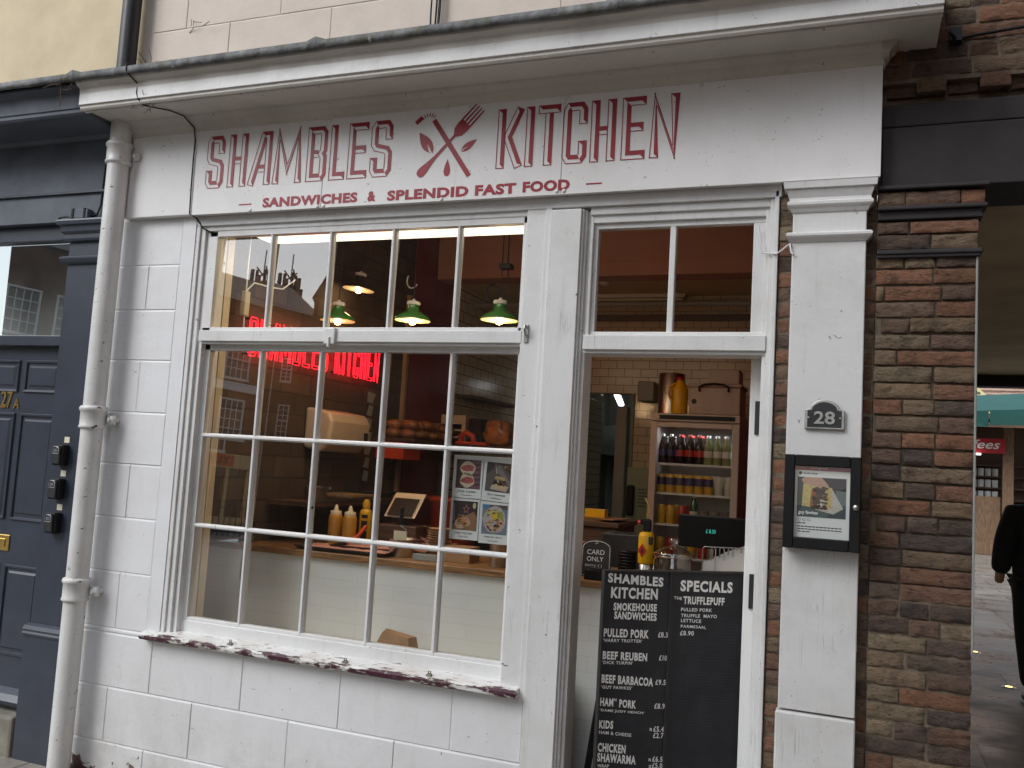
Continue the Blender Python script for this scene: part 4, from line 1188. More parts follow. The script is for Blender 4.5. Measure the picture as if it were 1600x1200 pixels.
TX = [('SHAMBLES', 0.019, 1.153, 0.248, 0.036, -0.016), ('KITCHEN', 0.035, 1.092, 0.209, 0.042, -0.006), ('SMOKEHOUSE', 0.049, 1.044, 0.193, 0.029, -0.005), ('SANDWICHES', 0.054, 1.011, 0.189, 0.029, -0.009), ('PULLED PORK', 0.012, 0.942, 0.199, 0.032, -0.009), ('£8.3', 0.253, 0.938, 0.044, 0.02, -0.002), ("'HARRY TROTTER'", 0.012, 0.923, 0.171, 0.012, -0.006), ('BEEF REUBEN', 0.012, 0.856, 0.196, 0.03, -0.012), ('£10', 0.262, 0.847, 0.035, 0.02, -0.002), ("'DICK TURPIN'", 0.012, 0.838, 0.134, 0.012, -0.006), ('BEEF BARBACOA', 0.012, 0.765, 0.228, 0.032, -0.02), ('£9.5', 0.250, 0.752, 0.047, 0.02, -0.003), ("'GUY FAWKES'", 0.012, 0.744, 0.135, 0.012, -0.009), ('HAM', 0.011, 0.678, 0.057, 0.03, -0.005), ('N', 0.07, 0.694, 0.011, 0.01, -0.001), ('PORK', 0.094, 0.669, 0.074, 0.03, -0.008), ('£8.9', 0.250, 0.659, 0.047, 0.02, -0.003), ("'DAME JUDY HENCH'", 0.011, 0.655, 0.195, 0.012, -0.019), ('KIDS', 0.011, 0.592, 0.061, 0.03, -0.005), ('R', 0.234, 0.573, 0.012, 0.011, -0.001), ('£5.4', 0.250, 0.57, 0.047, 0.02, -0.004), ('HAM & CHEESE', 0.012, 0.572, 0.141, 0.012, -0.018), ('£2.7', 0.250, 0.545, 0.047, 0.02, -0.003), ('CHICKEN', 0.01, 0.505, 0.121, 0.032, -0.015), ('SHAWARMA', 0.01, 0.467, 0.168, 0.032, -0.021), ('R', 0.235, 0.456, 0.012, 0.011, -0.001), ('£6.5', 0.251, 0.454, 0.046, 0.02, -0.004), ('WRAP', 0.012, 0.445, 0.05, 0.012, -0.004), ('S', 0.236, 0.431, 0.012, 0.011, -0.001), ('£5.0', 0.251, 0.429, 0.046, 0.02, -0.004), ('SPECIALS', 0.346, 1.121, 0.247, 0.043, -0.006), ('THE', 0.318, 1.09, 0.037, 0.011, -0.004), ('TRUFFLEPUFF', 0.362, 1.07, 0.194, 0.03, -0.006), ('PULLED PORK', 0.353, 1.042, 0.145, 0.013, -0.004), ('TRUFFLE  MAYO', 0.354, 1.018, 0.168, 0.013, -0.005), ('LETTUCE', 0.355, 0.998, 0.094, 0.013, -0.004), ('PARMESAN,', 0.355, 0.974, 0.118, 0.013, -0.006), ('£8.90', 0.353, 0.945, 0.064, 0.018, -0.002)]
q = MB()
for s, x, z, w_, h_, sl in TX:
    q.text(s, x, z, w_, h_*1.06, 0.0005, sl, bold=0.042 if h_ > 0.025 else 0.022, spacing=1.14)
q.build('lettering', M['letter_white'], mb_)

# ================================================================== neighbouring dark shopfront (left)
nb_ = thing('neighbour_building', 'neighbouring dark slate painted shopfront with panelled door under yellow render', 'building', (-4.4, 0, 0))
MB().box(-9.0, -3.505, 0.012, 0.30, 3.10, 7.0).build('upper_wall', M['yellow_render'], nb_)
p = MB(); p.box(-3.865, -3.640, 0.0, 0.12, 0.62, 2.72); p.box(-3.640, -3.600, 0.03, 0.12, 0.0, 3.2)
pil2 = p.build('pilaster', M['navy'], nb_, bevel=0.004)
MB().box(-3.875, -3.632, -0.022, 0.12, -0.03, 0.615).build('plinth', M['navy'], pil2, bevel=0.006)
m = MB(); capring(m, -3.875, -3.632, -0.020, [(0.006, 0.600), (0.010, 0.612), (0.006, 0.622), (0.009, 0.632), (0.002, 0.650), (-0.012, 0.66)], 0.12); m.build('plinth_mould', M['navy'], pil2)
m = MB(); capring(m, -3.865, -3.640, 0.0, [(0.004, 2.490), (0.018, 2.498), (0.024, 2.505), (0.030, 2.520), (0.030, 2.528), (0.010, 2.536)], 0.12); m.build('necking', M['navy'], pil2)
m = MB(); capring(m, -3.865, -3.640, 0.0, [(0.006, 2.608), (0.022, 2.614), (0.026, 2.624), (0.020, 2.632), (0.020, 2.648), (0.034, 2.662), (0.036, 2.690), (0.050, 2.696), (0.052, 2.714), (0.050, 2.722)], 0.12); m.build('capital', M['navy'], pil2)
MB().box(-9.0, -3.60, 0.004, 0.25, 2.724, 3.20).build('fascia', M['navy_dull'], nb_, bevel=0.003)
MB().box(-9.0, -3.60, -0.012, 0.05, 2.872, 2.884).build('fascia_bead', M['navy'], nb_)
c = MB(); c.extrude_x([(0.02, 3.150), (-0.02, 3.150), (-0.04, 3.166), (-0.24, 3.176), (-0.25, 3.170), (-0.268, 3.170), (-0.278, 3.180), (-0.278, 3.196), (-0.285, 3.200), (-0.290, 3.272), (-0.300, 3.278), (-0.335, 3.292), (-0.335, 3.304), (0.02, 3.336)], -9.0, -3.548)
c.build('cornice', M['navy_dull'], nb_)
# transom light
t_ = MB(); t_.box(-9.0, -3.865, 0.05, 0.12, 2.640, 2.724); t_.box(-9.0, -3.865, 0.03, 0.12, 2.070, 2.125); t_.box(-4.98, -4.90, 0.04, 0.12, 0, 2.7)
tl_ = t_.build('transom_window', M['navy'], nb_, bevel=0.004)
MB().add([(-4.9, 0.075, 2.12), (-3.86, 0.075, 2.12), (-3.86, 0.092, 2.645), (-4.9, 0.092, 2.645)], [(0, 1, 2, 3)]).build('glass', M['glass'], tl_)
MB().box(-4.9, -3.86, 0.5, 0.52, 1.9, 2.75).build('blind', M['steel_panel'], tl_)
gs = MB(); gs.box(-9, -4.98, 0.06, 0.12, 0, 2.08); gs.build('shop_panelling', M['navy'], nb_)
# the door with raised panels
d = MB()
YD = 0.075
d.box(-4.90, -3.865, YD, YD+0.05, 0.21, 2.066)
pd = [(-4.155, -3.915, 1.835, 1.985), (-4.135-0.02, -3.915, 1.160, 1.700), (-4.155, -3.915, 0.470, 0.905), (-4.46, -4.215, 1.835, 1.985), (-4.46, -4.215, 1.160, 1.700), (-4.46, -4.215, 0.470, 0.905), (-4.80, -4.52, 1.16, 1.985), (-4.80, -4.52, 0.47, 0.905)]
for x0, x1, z0, z1 in pd:
    for (e0, y0), (e1, y1) in zip(((-0.012, YD), (-0.008, YD-0.010), (0.002, YD-0.008), (0.006, YD+0.004), (0.014, YD+0.004), (0.030, YD-0.008)), ((-0.008, YD-0.010), (0.002, YD-0.008), (0.006, YD+0.004), (0.014, YD+0.004), (0.030, YD-0.008), (0.031, YD-0.008))):
        a = [(x0+e0, y0, z0+e0), (x1-e0, y0, z0+e0), (x1-e0, y0, z1-e0), (x0+e0, y0, z1-e0)]
        b = [(x0+e1, y1, z0+e1), (x1-e1, y1, z0+e1), (x1-e1, y1, z1-e1), (x0+e1, y1, z1-e1)]
        d.add(a+b, [(i, (i+1) % 4, 4+(i+1) % 4, 4+i) for i in range(4)])
    d.quad((x0+0.031, YD-0.008, z0+0.031), (x1-0.031, YD-0.008, z0+0.031), (x1-0.031, YD-0.008, z1-0.031), (x0+0.031, YD-0.008, z1-0.031))
d.extrude_x([(YD, 0.215), (YD-0.045, 0.225), (YD-0.050, 0.245), (YD-0.03, 0.275), (YD, 0.30)], -4.9, -3.868)
door = d.build('door', M['navy'], nb_)
MB().text('27', -4.322, 1.735, 0.085, 0.098, YD-0.003, bold=0.025, thick=0.004).text('A', -4.228, 1.735, 0.045, 0.055, YD-0.003, bold=0.015, thick=0.004).build('door_number', M['brass'], door)
lp = MB(); lp.box(-4.40, -4.150, YD-0.006, YD, 0.985, 1.068); lp.box(-4.375, -4.175, YD-0.010, YD-0.004, 1.005, 1.048)
lp.build('letter_plate', M['brass'], door, bevel=0.003)
MB().box(-5.1, -3.885, -0.03, 0.14, -0.05, 0.195).build('door_step', M['step_stone'], nb_, bevel=0.015)

# key safes, each with its little number card above
for k, (z, lab, lab2) in enumerate(((1.455, 'black key safe, topmost of the three beside the slate door', 'small cream card above the topmost key safe'),
                             (1.285, 'black key safe, middle one of the three beside the slate door', 'small cream card above the middle key safe'),
                             (1.115, 'black key safe, lowest of the three beside the slate door', 'small cream card above the lowest key safe'))):
    if k == 0:
        ks = thing('key_safe', lab, 'key safe', (-3.752, -0.001, z), 0, 'key safes by the slate door', local=True)
        b = MB(); b.box(-0.034, 0.034, -0.045, 0, 0, 0.105); b.build('body', M['black_plastic'], ks, bevel=0.008, seg=3)
        b = MB(); b.prism([(-0.026, -0.045, 0.008), (0.026, -0.045, 0.008), (0.026, -0.045, 0.085), (0.018, -0.045, 0.097), (-0.018, -0.045, 0.097), (-0.026, -0.045, 0.085)], (0, -0.010, 0)); b.build('cover', M['black_iron'], ks, bevel=0.004)
        b = MB(); b.tube([(-0.020, -0.056, 0.060), (-0.020, -0.056, 0.083), (-0.012, -0.056, 0.092), (0.012, -0.056, 0.092), (0.020, -0.056, 0.083), (0.020, -0.056, 0.060)], 0.0022, 6); b.box(-0.020, 0.020, -0.0565, -0.054, 0.057, 0.062); b.build('shackle_trim', M['pewter'], ks)
        b = MB(); b.box(-0.014, 0.014, -0.0575, -0.054, 0.066, 0.082); b.build('dial', M['navy_dull'], ks, bevel=0.002)
        kc = MB().box(-0.017, 0.017, -0.002, 0, 0, 0.030).build('number_card', M['cream_paper'])
        tag(kc, lab2, 'card', 'cards above the key safes'); kc.location = (-3.742, -0.0005, z+0.115)
    else:
        place(ks, False, (-3.752 - 0.002*k, -0.001, z), lab)
        place(kc, False, (-3.742 - 0.002*k, -0.0005, z+0.115), lab2)
jb = thing('junction_box', 'small grey cable junction box lying on the dark capital beside the downpipe', 'junction box', (-3.76, -0.03, 2.724))
b = MB(); b.box(-3.835, -3.715, -0.045, -0.005, 2.724, 2.774); b.build('case', M['navy_dull'], jb, bevel=0.004)
b = MB(); b.box(-3.822, -3.806, -0.049, -0.004, 2.722, 2.778); b.build('clip', M['black_plastic'], jb, bevel=0.002)
b = MB(); b.box(-3.742, -3.728, -0.049, -0.004, 2.722, 2.778); b.build('clip', M['black_plastic'], jb, bevel=0.002)
b = MB(); b.tube([(-3.835, -0.025, 2.735), (-3.87, -0.03, 2.742), (-3.91, -0.035, 2.735), (-3.935, -0.03, 2.722), (-3.95, 0.0, 2.715)], 0.0045); b.tube([(-3.715, -0.02, 2.74), (-3.685, -0.01, 2.75), (-3.672, -0.004, 2.80), (-3.668, -0.004, 2.95), (-3.655, -0.004, 3.15)], 0.005); b.build('cable', M['black_plastic'], jb)

# ================================================================== archway building (right): brick pier, lintel, passage
ar = thing('archway_building', 'old brown brick pier and archway passage with black timber lintel', 'archway', (0.2, 0, 0))
back = MB(); back.box(-0.292, 0.048, 0.010, 0.14, -0.05, 2.712); back.box(0.050, 0.372, -0.003, 0.55, -0.05, 1.25); back.box(0.050, 0.372, 0.004, 0.55, 1.25, 2.67)
back.box(0.06, 6.0, 0.006, 0.5, 3.07, 7.0); back.box(0.02, 6.0, 0.06, 0.5, 2.98, 3.08)
back.build('mortar_bed', M['mortar'], ar)
bk = MB(); random.seed(11)
courses(bk, 0.050, 0.374, -0.02, 2.42, -0.010, 0.05)
bk.build('brick_pier', M['brick'], ar, colours=True)
pier = bpy.data.objects['brick_pier']
for xa, xb, zt in ((-0.290, -0.247, 2.70), (0.016, 0.046, 2.66)):
    bk = MB(); courses(bk, xa, xb, -0.02, zt, 0.004, 0.03, L=0.06, H=0.06); bk.build('brick_edge', M['brick'], ar, colours=True)
bk = MB(); courses(bk, 0.052, 0.378, 2.446, 2.545, -0.014, 0.05); courses(bk, 0.052, 0.398, 2.600, 2.655, -0.030, 0.08, ch=0.056, joint=0.004)
bk.build('corbel_bricks', M['brick'], pier, colours=True)
cs = MB()
cs.box(0.050, 0.392, -0.030, 0.05, 2.424, 2.440); cs.box(0.050, 0.386, -0.024, 0.05, 2.412, 2.426); cs.box(0.050, 0.392, -0.022, 0.05, 2.552, 2.584); cs.box(0.050, 0.405, -0.040, 0.05, 2.584, 2.598); cs.box(0.050, 0.410, -0.046, 0.06, 2.658, 2.672)
cs.build('string_course', M['black_wood'], pier, bevel=0.004)
bk = MB()
courses(bk, 0.060, 2.4, 3.088, 4.3, 0.000, 0.03, ch=0.062)
for k in range(9):
    x = 0.075 + k*0.205
    rough_brick(bk, x + 0.10, x+0.195, 3.030, 3.078, -0.006, 0.07)
    rough_brick(bk, x, x+0.095, 3.030, 3.078, 0.035, 0.03)
bk.build('upper_brickwork', M['brick'], ar, colours=True)
tb = MB(); tb.box(0.060, 4.2, 0.004, 0.30, 2.676, 2.905); tb.box(0.060, 4.2, 0.012, 0.30, 2.909, 2.994)
tb.build('timber_lintel', M['black_wood'], ar, bevel=0.005)
MB().box(0.3725, 0.380, -0.014, 0.02, 1.05, 2.42).build('corner_strip', M['steel_panel'], ar, bevel=0.002)
q = MB(); q.box(0.40, 4.2, 0.30, 6.2, 2.680, 2.80); q.build('passage_ceiling', M['passage_paint'], ar)
q = MB(); q.box(0.372, 0.388, 0.556, 6.2, 0, 2.8); q.box(3.2, 3.3, 0.3, 6.2, 0, 2.8); q.build('passage_wall', M['passage_paint'], ar)
q = MB(); q.box(0.40, 3.2, 5.9, 6.2, 2.585, 2.72); q.box(0.40, 3.2, 5.86, 5.9, 2.568, 2.60); q.build('far_beam', M['black_wood'], ar)
q = MB(); q.box(2.4, 6.0, -0.02, 0.5, -0.05, 2.67); q.build('far_pier', M['brick'], ar, colours=True)
a_ = MB(); a_.tube([(0.27, -0.10, 3.195), (0.30, -0.03, 3.20), (0.36, -0.02, 3.215), (0.6, -0.018, 3.235), (1.4, -0.018, 3.26)], 0.006)
a_.box(0.275, 0.315, -0.05, -0.005, 3.19, 3.24)
tag(a_.build('wall_cable', M['black_plastic']), 'dark cable and clip running along the bricks right of the cornice end', 'cable')

# ---- market yard seen through the passage
mk = thing('market_building', 'pinkish brick market building beyond the teal canopy', 'building', (6.0, 28.0, 0))
MB().box(-4, 24, 28.0, 28.4, 0, 9.0).build('wall', M['far_brick'], mk)
m = MB(); m.box(-4, 24, 27.86, 28.0, 4.72, 4.86); m.box(-4, 24, 27.90, 28.0, 4.60, 4.72); m.build('string_course', M['far_brick'], mk)
st_ = thing('market_stall', 'brown wooden coffee stall with shelves under the teal canopy', 'stall', (4.2, 23.0, 0))
m = MB(); m.box(2.2, 3.40, 22.2, 23.2, 0.0, 1.46); m.box(3.85, 7.5, 22.2, 23.2, 0.0, 1.30); m.build('counter', M['stall_wood'], st_, bevel=0.01)
m = MB(); m.box(3.42, 3.66, 22.0, 22.15, 0.0, 3.3); m.box(1.6, 1.8, 22.0, 22.15, 0, 3.3); m.build('post', M['stall_wood'], st_, bevel=0.008)
m = MB()
for z in (1.36, 1.66, 1.96, 2.26): m.box(2.0, 7.5, 23.5, 24.0, z, z+0.04)
m.box(1.6, 7.5, 24.0, 24.1, 0, 3.3)
m.build('shelf', M['dark_wood'], st_)
m = MB(); m.box(1.2, 7.9, 20.6, 24.3, 3.30, 3.42); m.box(1.2, 7.9, 20.55, 20.6, 3.12, 3.44); m.build('roof', M['dark_wood'], st_)
m = MB(); m.box(1.5, 1.62, 22.2, 24.1, 0, 3.3); m.build('side_panel', M['stall_wood'], st_)
for k in range(12):
    t = MB().lathe((0, 0, 0), [(0.07, 0), (0.075, 0.19), (0.06, 0.20)], 12) if k == 0 else None
    if k == 0:
        cup = tag(t.build('canister', M['paper']), 'white canister in a row on the stall shelves', 'canister', 'white canisters on the stall shelves')
        cup.location = (2.95, 23.7, 1.402)
    else:
        cc = cup.copy(); COL.objects.link(cc); cc.location = (2.95 + (k % 4)*0.17, 23.7, 1.402 + (k//4)*0.30)
ss = thing('coffee_sign', 'red board reading coffees in white script over the stall counter', 'sign', (2.7, 21.9, 2.545))
MB().box(1.75, 3.46, 21.9, 21.98, 2.545, 2.918).build('board', M['sign_red'], ss, bevel=0.004)
MB().text('Coffees', 2.16, 2.655, 1.18, 0.226, 21.895, bold=0.01, italic=0.3).build('lettering', M['paper'], ss)
lt = MB().box(2.36, 2.90, 21.8, 21.88, 2.49, 2.53)
tag(lt.build('strip_lamp', M['tube']), 'small lit strip lamp under the red coffee sign', 'lamp')
cn = thing('canopy', 'teal canvas market canopy with hanging valance', 'canopy', (2.0, 8.5, 0))
m = MB(); m.add([(0.2, 8.0, 2.42), (3.8, 8.0, 2.66), (3.8, 9.8, 3.0), (0.2, 9.8, 2.75), (0.2, 8.0, 2.435), (3.8, 8.0, 2.675), (3.8, 9.8, 3.015), (0.2, 9.8, 2.765)], [(0, 1, 2, 3), (4, 5, 6, 7), (0, 1, 5, 4), (2, 3, 7, 6)]); m.build('roof_cloth', M['canopy'], cn)
m = MB()
for k in range(9):
    x0, x1 = 0.2+k*0.4, 0.2+(k+1)*0.4-0.012
    z0, z1 = 2.42 + (x0-0.2)/3.6*0.24, 2.42 + (x1-0.2)/3.6*0.24
    o = 0.02*math.sin(k*2.1)
    m.add([(x0, 7.99, z0), (x1, 7.99, z1), (x1, 7.985-o, z1-0.17), (x0, 7.985+o, z0-0.155), (x0, 7.996, z0), (x1, 7.996, z1), (x1, 7.991-o, z1-0.17), (x0, 7.991+o, z0-0.155)], [(0, 1, 2, 3), (4, 5, 6, 7), (2, 3, 7, 6), (0, 3, 7, 4), (1, 2, 6, 5)])
m.build('valance', M['canopy'], cn)
m = MB()
for x in (0.3, 3.7):
    for yy in (8.1, 9.7): m.cyl((x, yy, 0), (x, yy, 2.5 + (0.15 if yy > 9 else -0.06)), 0.025, 10)
m.cyl((0.3, 8.1, 2.33), (3.7, 8.1, 2.56), 0.02, 8)
m.build('frame', M['black_iron'], cn)
ban = thing('banner', 'cream pennant with dark lettering hanging above the canopy', 'banner', (1.6, 11.0, 2.5))
MB().prism([(0.9, 11.0, 3.7), (1.55, 11.0, 3.15), (1.95, 11.0, 2.74), (0.9, 11.0, 2.6)], (0, 0.01, 0)).build('cloth', M['banner'], ban)
MB().text('Little', 1.50, 2.98, 0.14, 0.05, 10.995, bold=0.02).text('SHOP', 1.53, 2.86, 0.17, 0.06, 10.995, bold=0.02).build('lettering', M['print_black'], ban)
m = MB(); m.cyl((0.9, 11.02, 0), (0.9, 11.02, 3.7), 0.03, 8); m.build('pole', M['black_iron'], ban)
for k, (x, y_) in enumerate(((1.14, 6.75), (1.215, 5.15))):
    if k == 0:
        gl_ = thing('ground_light', 'round yellow-lit light set in the paving, farther one by the passage end', 'light', (x, y_, -0.004), 0, 'lights set in the passage paving', local=True)
        MB().lathe((0, 0, 0), [(0.055, 0), (0.055, 0.006), (0.042, 0.007)], 18).build('rim', M['steel'], gl_)
        MB().lathe((0, 0, 0.0), [(0.041, 0.006), (0.0, 0.009)], 18).build('lens', emit('amber lens', (1.0, 0.62, 0.14), 3.0), gl_)
    else:
        place(gl_, False, (x, y_, -0.004), 'round yellow-lit light set in the paving, nearer one by the walking person')

# ================================================================== person in black walking away through the passage
def skin_body(name, verts, edges, radii, parent, mat, sub=2):
    me = bpy.data.meshes.new(name); me.from_pydata(verts, edges, []); me.materials.append(mat)
    o = bpy.data.objects.new(name, me); COL.objects.link(o); o.parent = parent
    sk = o.modifiers.new('skin', 'SKIN'); sk.use_smooth_shade = True
    ss = o.modifiers.new('subsurf', 'SUBSURF'); ss.levels = sub; ss.render_levels = sub
    for i, r in enumerate(radii):
        me.skin_vertices[0].data[i].radius = r if isinstance(r, tuple) else (r, r)
    me.skin_vertices[0].data[0].use_root = True
    return o
pe = thing('person', 'person in black coat and trousers seen from behind, walking into the passage', 'person', (1.37, 4.75, -0.004), 0.15, local=True)
V = [(0, 0, .92), (0, 0, 1.05), (0, .01, 1.22), (0, 0, 1.38), (0, .01, 1.50), (0, .03, 1.57), (0, .04, 1.65), (0, .04, 1.745),
     (.10, 0, .88), (.105, .06, .50), (.10, -.02, .10), (.10, .09, .04), (-.10, 0, .88), (-.11, -.04, .50), (-.12, -.20, .12), (-.12, -.10, .04),
     (.185, 0, 1.43), (.235, -.01, 1.17), (.245, .07, .93), (.245, .10, .85), (-.185, 0, 1.43), (-.245, .01, 1.17), (-.262, .10, .95), (-.262, .13, .87)]
Ed = [(0, 1), (1, 2), (2, 3), (3, 4), (4, 5), (5, 6), (6, 7), (0, 8), (8, 9), (9, 10), (10, 11), (0, 12), (12, 13), (13, 14), (14, 15), (3, 16), (16, 17), (17, 18), (18, 19), (3, 20), (20, 21), (21, 22), (22, 23)]
Rd = [(.16, .12), (.15, .11), (.16, .115), (.165, .11), (.085, .075), (.058, .058), (.082, .095), (.07, .08),
      (.10, .11), (.068, .07), (.045, .048), (.04, .035), (.10, .11), (.068, .07), (.045, .048), (.04, .035), (.075, .075), (.058, .058), (.040, .040), (.03, .036), (.075, .075), (.058, .058), (.040, .040), (.03, .036)]
skin_body('body', V, Ed, Rd, pe, M['skin'])
# coat: torso, sleeves
Vc = [(0, 0, .80), (0, 0, 1.05), (0, .01, 1.22), (0, 0, 1.38), (0, .01, 1.49), (.19, 0, 1.42), (.243, -.01, 1.17), (.25, .065, .93), (-.19, 0, 1.42), (-.253, .01, 1.17), (-.268, .095, .95)]
Ec = [(0, 1), (1, 2), (2, 3), (3, 4), (3, 5), (5, 6), (6, 7), (3, 8), (8, 9), (9, 10)]
Rc = [(.225, .175), (.215, .165), (.225, .17), (.215, .155), (.115, .11), (.112, .112), (.096, .096), (.072, .072), (.112, .112), (.096, .096), (.072, .072)]
skin_body('coat', Vc, Ec, Rc, pe, M['cloth_black'])
Vt = [(0, 0, .93), (.10, 0, .86), (.105, .06, .50), (.10, -.02, .08), (-.10, 0, .86), (-.11, -.04, .50), (-.12, -.19, .11)]
Et = [(0, 1), (1, 2), (2, 3), (0, 4), (4, 5), (5, 6)]
Rt = [(.17, .14), (.115, .12), (.085, .088), (.068, .075), (.115, .12), (.085, .088), (.068, .075)]
skin_body('trousers', Vt, Et, Rt, pe, M['cloth_black'])
h_ = MB(); h_.sphere((0, .022, 1.70), .112, 18, .92, 1.0, 1.08); h_.build('hair', M['hair'], pe)
sh_ = MB()
for x, y_, z in ((.10, .05, .035), (-.12, -.14, .045)):
    sh_.sphere((x, y_, z), .05, 12, .9, 2.4, .75)
sh_.build('shoe', M['black_plastic'], pe)
ea = MB()
for sx in (-1, 1): ea.sphere((sx*.098, .045, 1.665), .028, 10, .35, .8, 1.1)
ea.build('ear', M['skin'], pe)
fc = MB(); fc.sphere((0, .145, 1.655), .018, 8, .8, 1.2, 1.3); fc.build('nose', M['skin'], pe)

# ================================================================== interior: lamps
def lamp_shade(mat):
    b = MB()
    b.lathe((0, 0, 0), [(0.0975, 0.0), (0.0985, 0.004), (0.094, 0.013), (0.080, 0.026), (0.062, 0.037), (0.046, 0.046), (0.034, 0.056), (0.029, 0.068), (0.028, 0.086)], 32, cap=False)
    return b
def lamp_inner():
    b = MB(); b.lathe((0, 0, 0), [(0.0965, 0.001), (0.092, 0.011), (0.078, 0.023), (0.060, 0.034), (0.042, 0.043), (0.026, 0.052)], 32, cap=True); return b
lamps = [((-2.700, 0.78, 2.326), 'green enamel pendant lamp behind the sash catch, nearest the neon sign'),
         ((-2.235, 0.78, 2.326), 'green enamel pendant lamp with a chipped white patch, second along the window'),
         ((-1.735, 0.78, 2.326), 'green enamel pendant lamp before the tiled wall beside a black cable ring')]
for k, (loc, lab) in enumerate(lamps):
    if k == 0:
        la = thing('pendant_lamp', lab, 'pendant lamp', loc, 0, 'green pendant lamps behind the upper panes', local=True)
        lamp_shade(0).build('lamp_shade', M['green_enamel'], la)
        shd = bpy.data.objects['lamp_shade']
        lamp_inner().build('reflector', M['cream_enamel'], shd)
        b = MB(); b.lathe((0, 0, 0.084), [(0.030, 0), (0.036, 0.004), (0.037, 0.014), (0.033, 0.020), (0.012, 0.024), (0.006, 0.034)], 24); b.build('cap', M['paper'], la)
        b = MB(); b.lathe((0, 0, -0.022), [(0.0, 0), (0.014, 0.004), (0.0195, 0.016), (0.018, 0.030), (0.011, 0.050)], 18); b.build('bulb', M['bulb'], la)
        b = MB(); b.cyl((0, 0, 0.115), (0.0, 0, 0.954), 0.003, 8); b.build('cord', M['black_plastic'], la)
        pl_ = bpy.data.lights.new('lamp_glow', 'POINT'); pl_.energy = 2.4; pl_.color = (1.0, 0.66, 0.34); pl_.shadow_soft_size = 0.03
        po_ = bpy.data.objects.new('lamp_glow', pl_); COL.objects.link(po_); po_.parent = la; po_.location = (0, 0, -0.045)
    else:
        place(la, False, loc, lab)
wl = place(la, False, (-2.87, 1.25, 2.60), 'plain dark pendant lamp tilted so its pale underside shows, higher than the green lamps')
wl.rotation_euler = (R(-3), R(4), 0)
dimmer = None
for o_ in list(wl.children) + list(la.children):
    if o_.type == 'LIGHT':
        if dimmer is None:
            dimmer = o_.data.copy(); dimmer.energy = 0.7
        o_.data = dimmer
for ch in wl.children:
    if ch.name.startswith('lamp_shade'):
        me = ch.data.copy(); ch.data = me; me.materials.clear(); me.materials.append(M['black_iron'])
    if ch.name.startswith('cord'):
        ch.scale = (1, 1, 0.715)
rg = MB(); rg.tube([(-1.79+0.036*math.cos(a), 0.80, 2.475+0.045*math.sin(a)) for a in [k*2*math.pi/24 for k in range(24)]], 0.0045, 6, closed=True)
rg.tube([(-1.72, 0.80, 3.28), (-1.712, 0.80, 2.60), (-1.70, 0.80, 2.50), (-1.69, 0.80, 2.44), (-1.72, 0.80, 2.40), (-1.735, 0.785, 2.43)], 0.004, 6)
rg.box(-1.75, -1.69, 0.77, 0.83, 2.60, 2.625)
tag(rg.build('cable_ring', M['black_plastic']), 'black ring of spare cable beside the pendant lamp by the tiled wall', 'cable')
rg = MB(); rg.tube([(-2.262+0.033*math.cos(a), 0.80, 2.55+0.042*math.sin(a)) for a in [R(140)+k*R(190)/16 for k in range(17)]], 0.005, 6)
tag(rg.build('cable_ring', M['pewter']), 'pale half ring of cable hanging above the chipped green lamp', 'cable')
lb = thing('light_box', 'long glowing white diffuser fixed across the top inside the window', 'light', (-2.04, 0.26, 2.66))
MB().box(-2.862, -1.20, 0.160, 0.366, 2.662, 2.672).build('diffuser', M['strip'], lb)
MB().box(-2.866, -1.196, 0.156, 0.370, 2.673, 2.74).build('housing', M['dispenser'], lb)
al = bpy.data.lights.new('box_glow', 'AREA'); al.shape = 'RECTANGLE'; al.size = 1.6; al.size_y = 0.18; al.energy = 2.2; al.color = (1.0, 0.84, 0.60)
ao = bpy.data.objects.new('box_glow', al); COL.objects.link(ao); ao.parent = lb; ao.location = (0.0, 0.0, -0.004)
au = bpy.data.lights.new('ceiling_fill', 'AREA'); au.shape = 'RECTANGLE'; au.size = 1.6; au.size_y = 0.18; au.energy = 3.0; au.color = (1.0, 0.78, 0.52)  # upward fill added to brighten the ceiling; the box itself is closed on top
au_o = bpy.data.objects.new('ceiling_fill', au); COL.objects.link(au_o); au_o.parent = lb; au_o.location = (0.0, 0.0, 0.085); au_o.rotation_euler = (R(180), 0, 0)

# ceiling fittings seen through the fanlight
sd = thing('smoke_detector', 'small white dome smoke detector on the cream rear ceiling', 'detector', (-1.78, 2.92, 3.0))
MB().lathe((-1.78, 2.92, 2.953), [(0.012, 0), (0.030, 0.008), (0.042, 0.02), (0.046, 0.03), (0.046, 0.045)], 20).build('dome', M['paper'], sd)
tu = thing('tube_light', 'unlit white fluorescent batten on the cream rear ceiling', 'light', (-1.7, 3.48, 2.96))
MB().box(-2.2, -1.28, 3.46, 3.50, 2.97, 3.0).build('batten', M['paper'], tu, bevel=0.004)
MB().cyl((-2.18, 3.48, 2.955), (-1.30, 3.48, 2.955), 0.012, 10).build('tube', M['cream_enamel'], tu)
pi_ = thing('ceiling_pipe', 'long horizontal pipe with flanges across the rear of the shop ceiling', 'pipe', (-1.7, 3.2, 2.86))
MB().cyl((-3.02, 3.30, 2.885), (-0.32, 3.30, 2.885), 0.022, 14).build('pipe', M['steel_panel'], pi_)
MB().cyl((-3.02, 3.30, 2.885), (-2.985, 3.30, 2.885), 0.06, 18, 0.03).build('flange', M['steel_panel'], pi_)
tk = MB(); tk.box(-2.2, -0.32, 3.54, 3.596, 2.80, 2.845)
tag(tk.build('trunking', M['dark_wood']), 'dark cable trunking along the back wall under the pipe', 'trunking')

